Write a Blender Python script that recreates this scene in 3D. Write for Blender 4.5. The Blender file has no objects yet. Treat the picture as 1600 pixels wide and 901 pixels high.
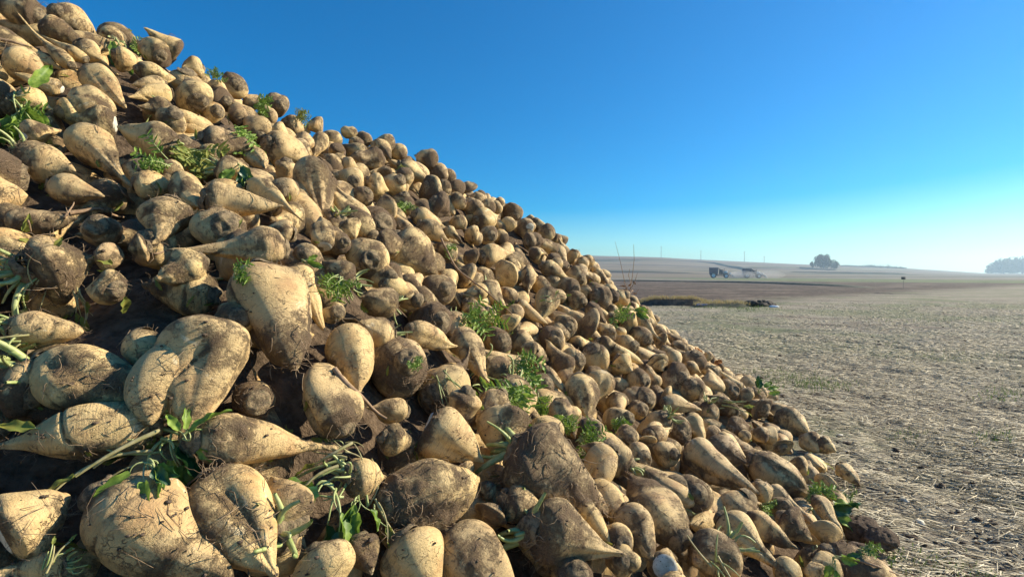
import bpy, math, random
import numpy as np
from mathutils import Vector, Matrix
from mathutils.bvhtree import BVHTree

R_ = math.radians
scene = bpy.context.scene
col = scene.collection
F, CU, CV, V0, CAMH = 800.0, 800.0, 450.5, 430.0, 0.95
PITCH = math.atan((CV - V0) / F)
rng = np.random.default_rng(7)
random.seed(7)

# ------------------------------------------------------------------ camera
cam = bpy.data.objects.new('camera', bpy.data.cameras.new('camera'))
col.objects.link(cam)
cam.data.sensor_width = 36.0
cam.data.lens = 36.0 * F / 1600.0
cam.location = (0, 0, CAMH)
cam.rotation_euler = (math.pi / 2 - PITCH, 0, 0)
cam.data.clip_start = 0.02
cam.data.clip_end = 6000
scene.camera = cam
CAM = np.array([0, 0, CAMH])
cp, sp = math.cos(PITCH), math.sin(PITCH)

def ray(u, v):
    """direction through a photo pixel, scaled so that its depth along the lens axis is 1"""
    x, z = (u - CU) / F, -(v - CV) / F
    return np.array([x, cp + z * sp, -sp + z * cp])

def at(u, v, d):
    return CAM + ray(u, v) * d

def proj(P):
    P = np.asarray(P, float) - CAM
    d = P[..., 1] * cp - P[..., 2] * sp
    zc = P[..., 1] * sp + P[..., 2] * cp
    d = np.where(d < 1e-3, 1e-3, d)
    return CU + F * P[..., 0] / d, CV - F * zc / d, d

# ------------------------------------------------------------------ small helpers
def tag(o, label=None, cat=None, group=None, kind=None):
    if label: o['label'] = label
    if cat: o['category'] = cat
    if group: o['group'] = group
    if kind: o['kind'] = kind
    return o

def link(name, me, mat, parent=None):
    o = bpy.data.objects.new(name, me)
    col.objects.link(o)
    if mat is not None:
        me.materials.append(mat)
    if parent is not None:
        o.parent = parent
    return o

def empty(name, loc=(0, 0, 0)):
    o = bpy.data.objects.new(name, None)
    col.objects.link(o)
    o.location = loc
    o.empty_display_size = 0.05
    return o

def mesh_np(name, V, quads=None, tris=None, smooth=True, attrs=None):
    """mesh from numpy arrays; attrs: {name: per-vertex floats}"""
    me = bpy.data.meshes.new(name)
    V = np.ascontiguousarray(V, np.float32)
    nq = 0 if quads is None else len(quads)
    nt = 0 if tris is None else len(tris)
    me.vertices.add(len(V))
    me.vertices.foreach_set('co', V.ravel())
    loops = []
    if nq: loops.append(np.asarray(quads, np.int32).ravel())
    if nt: loops.append(np.asarray(tris, np.int32).ravel())
    loops = np.concatenate(loops)
    me.loops.add(len(loops))
    me.loops.foreach_set('vertex_index', loops)
    me.polygons.add(nq + nt)
    start = np.concatenate([np.arange(nq) * 4, nq * 4 + np.arange(nt) * 3]).astype(np.int32)
    me.polygons.foreach_set('loop_start', start)
    me.update(calc_edges=True)
    me.validate()
    if smooth:
        me.polygons.foreach_set('use_smooth', np.ones(len(me.polygons), bool))
    for k, a in (attrs or {}).items():
        at_ = me.attributes.new(k, 'FLOAT', 'POINT')
        at_.data.foreach_set('value', np.ascontiguousarray(a, np.float32))
    me.update()
    return me

class Join:
    """collects numpy pieces that belong to ONE thing's mesh"""
    def __init__(s): s.V, s.Q, s.T, s.A, s.n = [], [], [], {}, 0
    def add(s, V, Q=None, T=None, **attrs):
        V = np.asarray(V, float)
        s.V.append(V)
        if Q is not None and len(Q): s.Q.append(np.asarray(Q) + s.n)
        if T is not None and len(T): s.T.append(np.asarray(T) + s.n)
        for k, a in attrs.items():
            s.A.setdefault(k, []).append(np.broadcast_to(np.asarray(a, float), (len(V),)))
        s.n += len(V)
        return s
    def mesh(s, name, smooth=True):
        return mesh_np(name, np.concatenate(s.V), np.concatenate(s.Q) if s.Q else None,
                       np.concatenate(s.T) if s.T else None, smooth,
                       {k: np.concatenate(a) for k, a in s.A.items()})

def grid_quads(nu, nv, wrap):
    i = np.arange(nu - 1)[:, None]
    j = np.arange(nv if wrap else nv - 1)[None, :]
    a = i * nv + j
    b = i * nv + (j + 1) % nv
    c = (i + 1) * nv + (j + 1) % nv
    d = (i + 1) * nv + j
    return np.stack([a, b, c, d], -1).reshape(-1, 4)

def wob(P, seed, freq, n=9):
    """cheap smooth noise in about -1..1: a sum of warped random sines"""
    r = np.random.default_rng(seed)
    P = np.asarray(P, float)
    k = r.normal(size=(n, 3)); k /= np.linalg.norm(k, axis=1)[:, None]
    k *= freq * r.uniform(.6, 1.5, n)[:, None]
    ph = r.uniform(0, 6.28, n)
    w = P + .35 / freq * np.sin(P[..., [1, 2, 0]] * freq * 1.3 + ph[:3])
    return np.sin(w @ k.T + ph).sum(-1) / (n ** .5) * .9

def tube(pts, rad, sides=5):
    pts = np.asarray(pts, float); n = len(pts)
    rad = np.broadcast_to(np.asarray(rad, float), (n,))
    tg = np.gradient(pts, axis=0)
    tg /= np.linalg.norm(tg, axis=1)[:, None] + 1e-9
    ref = np.array([0.31, 0.17, 0.93])
    if abs(tg[0] @ ref) > .9: ref = np.array([.9, .3, .1])
    a = np.cross(tg, ref); a /= np.linalg.norm(a, axis=1)[:, None] + 1e-9
    b = np.cross(tg, a)
    th = np.arange(sides) * 2 * math.pi / sides
    V = pts[:, None] + rad[:, None, None] * (np.cos(th)[None, :, None] * a[:, None] + np.sin(th)[None, :, None] * b[:, None])
    return V.reshape(-1, 3), grid_quads(n, sides, True)

def curve(p0, p1, bend, n=6, r=None):
    """points from p0 to p1 bowed sideways by vector bend"""
    t = np.linspace(0, 1, n)[:, None]
    return (1 - t) * p0 + t * p1 + 4 * t * (1 - t) * np.asarray(bend)

def boxm(c, s, rot=0.0):
    x, y, z = np.array(s) / 2
    V = np.array([[-x, -y, -z], [x, -y, -z], [x, y, -z], [-x, y, -z], [-x, -y, z], [x, -y, z], [x, y, z], [-x, y, z]])
    if rot:
        ca, sa = math.cos(rot), math.sin(rot)
        V = V @ np.array([[ca, sa, 0], [-sa, ca, 0], [0, 0, 1]])
    Q = [[0, 3, 2, 1], [4, 5, 6, 7], [0, 1, 5, 4], [1, 2, 6, 5], [2, 3, 7, 6], [3, 0, 4, 7]]
    return V + np.array(c), np.array(Q)

# ------------------------------------------------------------------ materials
class NT:
    def __init__(s, name):
        s.m = bpy.data.materials.new(name); s.m.use_nodes = True
        s.t = s.m.node_tree; s.N = s.t.nodes; s.L = s.t.links
        s.bsdf = s.N['Principled BSDF']
        s.bsdf.inputs['Roughness'].default_value = .85
        s.bsdf.inputs['Specular IOR Level'].default_value = .25
    def n(s, typ, **kw):
        x = s.N.new(typ)
        for k, v in kw.items():
            if k in x.inputs.keys(): x.inputs[k].default_value = v
            else: setattr(x, k, v)
        return x
    def noise(s, vec, scale, detail=4.0, rough=.6, dist=0.0):
        x = s.n('ShaderNodeTexNoise')
        x.inputs['Scale'].default_value = scale; x.inputs['Detail'].default_value = detail
        x.inputs['Roughness'].default_value = rough; x.inputs['Distortion'].default_value = dist
        if vec is not None: s.L.new(vec, x.inputs['Vector'])
        return x.outputs['Fac']
    def math(s, op, a, b=0.0, c=None, clamp=False):
        x = s.n('ShaderNodeMath', operation=op, use_clamp=clamp)
        for i, v in enumerate((a, b, c)):
            if v is None: continue
            if isinstance(v, (int, float)): x.inputs[i].default_value = v
            else: s.L.new(v, x.inputs[i])
        return x.outputs[0]
    def smooth(s, v, lo, hi):
        x = s.n('ShaderNodeMapRange', interpolation_type='SMOOTHSTEP')
        s.L.new(v, x.inputs['Value'])
        x.inputs['From Min'].default_value = lo; x.inputs['From Max'].default_value = hi
        return x.outputs['Result']
    def mix(s, f, a, b):
        x = s.n('ShaderNodeMix', data_type='RGBA')
        if isinstance(f, (int, float)): x.inputs[0].default_value = f
        else: s.L.new(f, x.inputs[0])
        for i, v in ((6, a), (7, b)):
            if isinstance(v, tuple): x.inputs[i].default_value = (*v[:3], 1)
            else: s.L.new(v, x.inputs[i])
        return x.outputs[2]
    def color(s, c):
        if isinstance(c, tuple): s.bsdf.inputs['Base Color'].default_value = (*c, 1)
        else: s.L.new(c, s.bsdf.inputs['Base Color'])
    def bump(s, h, strength, dist, prev=None):
        x = s.n('ShaderNodeBump')
        x.inputs['Strength'].default_value = strength; x.inputs['Distance'].default_value = dist
        s.L.new(h, x.inputs['Height'])
        if prev is not None: s.L.new(prev, x.inputs['Normal'])
        s.L.new(x.outputs[0], s.bsdf.inputs['Normal'])
        return x.outputs[0]
    def attr(s, name):
        return s.n('ShaderNodeAttribute', attribute_name=name).outputs['Fac']
    def coords(s, offset=True):
        tc = s.n('ShaderNodeTexCoord').outputs['Object']
        if not offset: return tc
        oi = s.n('ShaderNodeObjectInfo').outputs['Random']
        k = s.math('MULTIPLY', oi, 37.0)
        x = s.n('ShaderNodeVectorMath', operation='ADD')
        s.L.new(tc, x.inputs[0]); s.L.new(k, x.inputs[1])
        return x.outputs[0]

def mat_beet():
    s = NT('beet_skin')
    p = s.coords()
    mud, tone = s.attr('mud'), s.attr('tone')
    n1, n2, n3 = s.noise(p, 26, 6, .7, .4), s.noise(p, 85, 6, .75, .5), s.noise(p, 380, 4, .7)
    st = s.n('ShaderNodeMapping'); st.inputs['Scale'].default_value = (330, 26, 26); s.L.new(p, st.inputs['Vector'])
    rings = s.noise(st.outputs[0], 1.0, 4, .65, .3)                     # fine growth rings round the root
    skin = s.mix(s.smooth(n1, .30, .70), (.80, .585, .265), (.65, .45, .18))
    skin = s.mix(s.smooth(s.noise(p, 13, 3), .50, .72), skin, (.54, .32, .125))
    skin = s.mix(tone, skin, (.40, .265, .155))
    skin = s.mix(s.math('MULTIPLY', s.smooth(rings, .55, .70), .62), skin, (.26, .165, .09))
    skin = s.mix(s.math('MULTIPLY', s.smooth(n3, .55, .72), .50), skin, (.24, .155, .085))
    vo = s.n('ShaderNodeTexVoronoi', feature='DISTANCE_TO_EDGE'); vo.inputs['Scale'].default_value = 46
    wv = s.n('ShaderNodeVectorMath', operation='ADD'); wn = s.n('ShaderNodeTexNoise'); wn.inputs['Scale'].default_value = 60; wn.inputs['Detail'].default_value = 5
    s.L.new(p, wn.inputs['Vector']); ws = s.n('ShaderNodeVectorMath', operation='SCALE'); ws.inputs['Scale'].default_value = .05
    s.L.new(wn.outputs['Color'], ws.inputs[0]); s.L.new(p, wv.inputs[0]); s.L.new(ws.outputs[0], wv.inputs[1]); s.L.new(wv.outputs[0], vo.inputs['Vector'])
    crack = s.math('MULTIPLY', s.math('SUBTRACT', 1.0, s.smooth(vo.outputs['Distance'], .0, .05)), s.smooth(s.noise(p, 22, 3), .50, .62))
    skin = s.mix(s.math('MULTIPLY', crack, .75), skin, (.16, .105, .065))
    scar = s.smooth(s.noise(p, 17, 3, .6, 1.0), .66, .70)                    # scraped pale patches
    skin = s.mix(s.math('MULTIPLY', scar, .6), skin, (.80, .68, .44))
    pit = s.smooth(s.noise(p, 120, 2, .5, .8), .70, .78)
    skin = s.mix(s.math('MULTIPLY', pit, .7), skin, (.15, .095, .055))
    a = s.math('ADD', mud, s.math('MULTIPLY', s.math('SUBTRACT', n2, .5), 1.15))
    a = s.math('ADD', a, s.math('MULTIPLY', s.math('SUBTRACT', n1, .5), .8))
    a = s.math('ADD', a, s.math('MULTIPLY', s.math('SUBTRACT', n3, .5), .35))
    a = s.math('ADD', a, s.math('MULTIPLY', s.math('SUBTRACT', rings, .5), .3))
    mask = s.smooth(a, .33, .80)
    film = s.math('MULTIPLY', s.smooth(a, .0, .48), .58)       # thin dried smear round every patch
    skin = s.mix(film, skin, (.34, .245, .135))
    soil = s.mix(s.smooth(n3, .3, .7), (.125, .083, .050), (.31, .215, .130))
    soil = s.mix(s.smooth(n2, .40, .70), soil, (.215, .148, .090))
    s.color(s.mix(mask, skin, soil))
    h = s.math('ADD', s.math('MULTIPLY', n2, .5), s.math('MULTIPLY', n3, .3))
    h = s.math('ADD', h, s.math('MULTIPLY', s.math('MULTIPLY', mask, n3), 1.5))
    h = s.math('ADD', h, s.math('ADD', s.math('MULTIPLY', mask, .45), s.math('ADD', s.math('MULTIPLY', rings, -.3), s.math('MULTIPLY', crack, -.5))))
    s.bump(h, 1.0, .0065)
    s.L.new(s.math('SUBTRACT', .95, s.math('MULTIPLY', s.math('SUBTRACT', 1.0, mask), .35)), s.bsdf.inputs['Roughness'])
    return s.m

def mat_crown():
    s = NT('beet_crown')
    p = s.coords()
    n1, n2 = s.noise(p, 70, 5, .7), s.noise(p, 300, 4, .7)
    c = s.mix(s.smooth(n1, .36, .62), (.10, .074, .048), (.34, .25, .145))
    c = s.mix(s.math('MULTIPLY', s.smooth(n2, .56, .68), .6), c, (.30, .30, .13))
    s.color(c)
    s.bump(s.math('ADD', n1, n2), 1.0, .006)
    return s.m

def mat_cut():
    s = NT('cut_beet_flesh')
    p = s.coords()
    n1, n2 = s.noise(p, 55, 4, .6), s.noise(p, 260, 3, .6)
    c = s.mix(s.smooth(n1, .35, .7), (.62, .58, .47), (.42, .38, .28))
    c = s.mix(s.math('MULTIPLY', s.smooth(n2, .58, .7), .7), c, (.20, .145, .09))
    s.color(c); s.bump(n1, .5, .003)
    return s.m

def mat_simple(name, c0, c1, scale=40, bump=.4, dist=.003, rough=.85, spec=.25, detail=4.0, offset=True):
    s = NT(name)
    p = s.coords(offset)
    n = s.noise(p, scale, detail, .65)
    s.color(s.mix(s.smooth(n, .3, .7), c0, c1))
    if bump: s.bump(n, bump, dist)
    s.bsdf.inputs['Roughness'].default_value = rough
    s.bsdf.inputs['Specular IOR Level'].default_value = spec
    return s.m

def mat_leaf(name, c0, c1, spec=.35, rough=.5, trans=.35):
    s = NT(name)
    p = s.coords()
    n = s.noise(p, 55, 4, .6)
    c = s.mix(s.smooth(n, .3, .7), c0, c1)
    s.color(c)
    s.bsdf.inputs['Roughness'].default_value = rough
    s.bsdf.inputs['Specular IOR Level'].default_value = spec
    tr = s.n('ShaderNodeBsdfTranslucent')
    s.L.new(c, tr.inputs['Color'])
    mx = s.n('ShaderNodeMixShader'); mx.inputs[0].default_value = trans
    s.L.new(s.bsdf.outputs[0], mx.inputs[1]); s.L.new(tr.outputs[0], mx.inputs[2])
    s.L.new(mx.outputs[0], s.N['Material Output'].inputs['Surface'])
    s.bump(n, .3, .002)
    return s.m

M = {
    'stalk_old': mat_simple('withered_stalk', (.30, .27, .10), (.44, .38, .20), 60, .3, .002, .6, .3),
    'beet': mat_beet(), 'crown': mat_crown(), 'cut': mat_cut(),
    'rootlet': mat_simple('dry_root_hair', (.16, .105, .062), (.36, .26, .16), 90, 0),
    'leaf': mat_leaf('fresh_beet_leaf', (.095, .19, .022), (.30, .42, .07)),
    'leaf_dark': mat_leaf('dark_beet_leaf', (.020, .070, .022), (.045, .125, .034), .5, .35, .2),
    'leaf_dry': mat_leaf('withered_leaf', (.30, .095, .025), (.42, .20, .05), .2, .7, .3),
    'leaf_yellow': mat_leaf('yellowing_leaf', (.30, .28, .06), (.20, .26, .06), .2, .6, .35),
    'stalk': mat_simple('pale_green_stalk', (.24, .30, .085), (.42, .44, .19), 60, .3, .002, .5, .4),
    'straw': mat_simple('straw', (.40, .345, .23), (.66, .585, .42), 25, 0, rough=.7, offset=False),
    'twig': mat_simple('dry_twig', (.20, .13, .08), (.34, .23, .14), 60, .4, .002),
    'soil': mat_simple('loose_soil', (.060, .044, .032), (.17, .125, .088), 60, 1.0, .01, .95, .1, 6.0),
    'core': mat_simple('heap_soil', (.065, .046, .031), (.17, .122, .08), 35, 1.0, .02, .95, .05, 6.0, False),
}

# ------------------------------------------------------------------ the heap's surface
def build_heap():
    px = [  # photo pixel + distance: where the face of the heap stands
        (60, 30, 1.9), (160, 68, 2.0), (250, 92, 2.1), (340, 138, 2.45), (460, 212, 2.9), (620, 243, 3.6), (700, 285, 4.0), (800, 330, 4.5),
        (880, 395, 4.95), (960, 455, 5.0), (1040, 522, 4.3), (1100, 568, 3.9), (1200, 628, 3.2),
        (100, 800, .75), (300, 590, .90), (100, 600, .86), (400, 490, 1.04), (100, 400, 1.15), (500, 330, 1.62), (100, 200, 1.62),
        (700, 750, 1.13), (900, 730, 1.16), (1000, 800, 1.35), (1200, 850, 1.45), (900, 880, 1.08), (660, 870, .95), (1180, 740, 1.9),
        (1060, 670, 2.45), (920, 610, 2.25), (800, 640, 1.6), (700, 480, 2.1), (850, 480, 2.9), (780, 400, 3.2), (600, 380, 2.05),
        (400, 210, 2.35), (640, 280, 3.05), (1000, 590, 2.8), (900, 520, 2.8), (400, 700, .97), (500, 900, .80), (100, 900, .70), (-100, 600, .8), (-150, 300, 1.2)]
    P = [at(*q) for q in px]
    P += [np.array(p) for p in [(1.20, 1.73, .04), (1.42, 2.4, .04), (1.66, 3.2, .07), (1.83, 3.9, .10), (1.55, 1.6, -.18), (1.88, 2.4, -.18), (2.18, 3.4, -.18),
        (2.4, 4.4, -.2), (2.3, 5.6, -.25), (1.3, 6.6, -.2), (-.5, 7.6, -.2), (-3.2, 7.5, -.1), (-3.6, 4.2, .7), (-2.6, 5.6, .6), (-1.2, 5.6, .9), (.1, 6.2, .4),
        (-5, 4, -.1), (-5.2, 1.5, .0), (-3.9, 1.8, .9), (-2.7, 1.2, 1.85), (-2.5, .1, 1.05), (-1.3, .15, .55), (-1.3, -.6, .0), (-2.8, -1.2, .0), (-.5, .28, .22),
        (0, .5, .16), (.6, .9, .1), (1.0, 1.15, 0.0), (.35, .3, -.12), (0, -.2, -.2), (1.2, .6, -.25), (-4.4, -.4, .0)]]
    P = np.array(P)
    d = np.linalg.norm(P[:, None, :2] - P[None, :, :2], axis=-1)
    K = np.where(d > 0, d ** 2 * np.log(d + 1e-12), 0) + np.eye(len(P)) * .035     # thin-plate spline, slightly relaxed
    T = np.c_[np.ones(len(P)), P[:, :2]]
    A = np.block([[K, T], [T.T, np.zeros((3, 3))]])
    w = np.linalg.solve(A, np.r_[P[:, 2], 0, 0, 0])
    def hz(x, y):
        x, y = np.asarray(x, float), np.asarray(y, float)
        r = np.hypot(x[..., None] - P[:, 0], y[..., None] - P[:, 1])
        return (np.where(r > 0, r ** 2 * np.log(r + 1e-12), 0) @ w[:-3]) + w[-3] + w[-2] * x + w[-1] * y
    return hz
_hz = build_heap()
GX = np.arange(-6.0, 3.2, .05); GY = np.arange(-2.0, 8.6, .05)
_Z = np.concatenate([_hz(*np.meshgrid(GX, GY[i:i + 40], indexing='xy')) for i in range(0, len(GY), 40)])
def heap_z(x, y):
    fx = np.clip((np.asarray(x) - GX[0]) / .05, 0, len(GX) - 1.001); fy = np.clip((np.asarray(y) - GY[0]) / .05, 0, len(GY) - 1.001)
    i, j = fx.astype(int), fy.astype(int); a, b = fx - i, fy - j
    return (_Z[j, i] * (1 - a) * (1 - b) + _Z[j, i + 1] * a * (1 - b) + _Z[j + 1, i] * (1 - a) * b + _Z[j + 1, i + 1] * a * b)
def heap_n(x, y):
    e = .12
    gx = (heap_z(x + e, y) - heap_z(x - e, y)) / (2 * e); gy = (heap_z(x, y + e) - heap_z(x, y - e)) / (2 * e)
    n = np.array([-gx, -gy, 1.0])
    return n / np.linalg.norm(n)
def heap_hit(u, v):
    """distance at which the sight line meets the heap; past the crest: of the closest approach"""
    r = ray(u, v)
    d = np.arange(.35, 6.5, .02)
    P = CAM + d[:, None] * r
    gap = P[:, 2] - np.maximum(heap_z(P[:, 0], P[:, 1]), .03)
    k = np.where(gap < 0)[0]
    if len(k):
        return float(d[k[0]])
    gap = gap / d
    return float(d[np.argmin(gap)])

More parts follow.
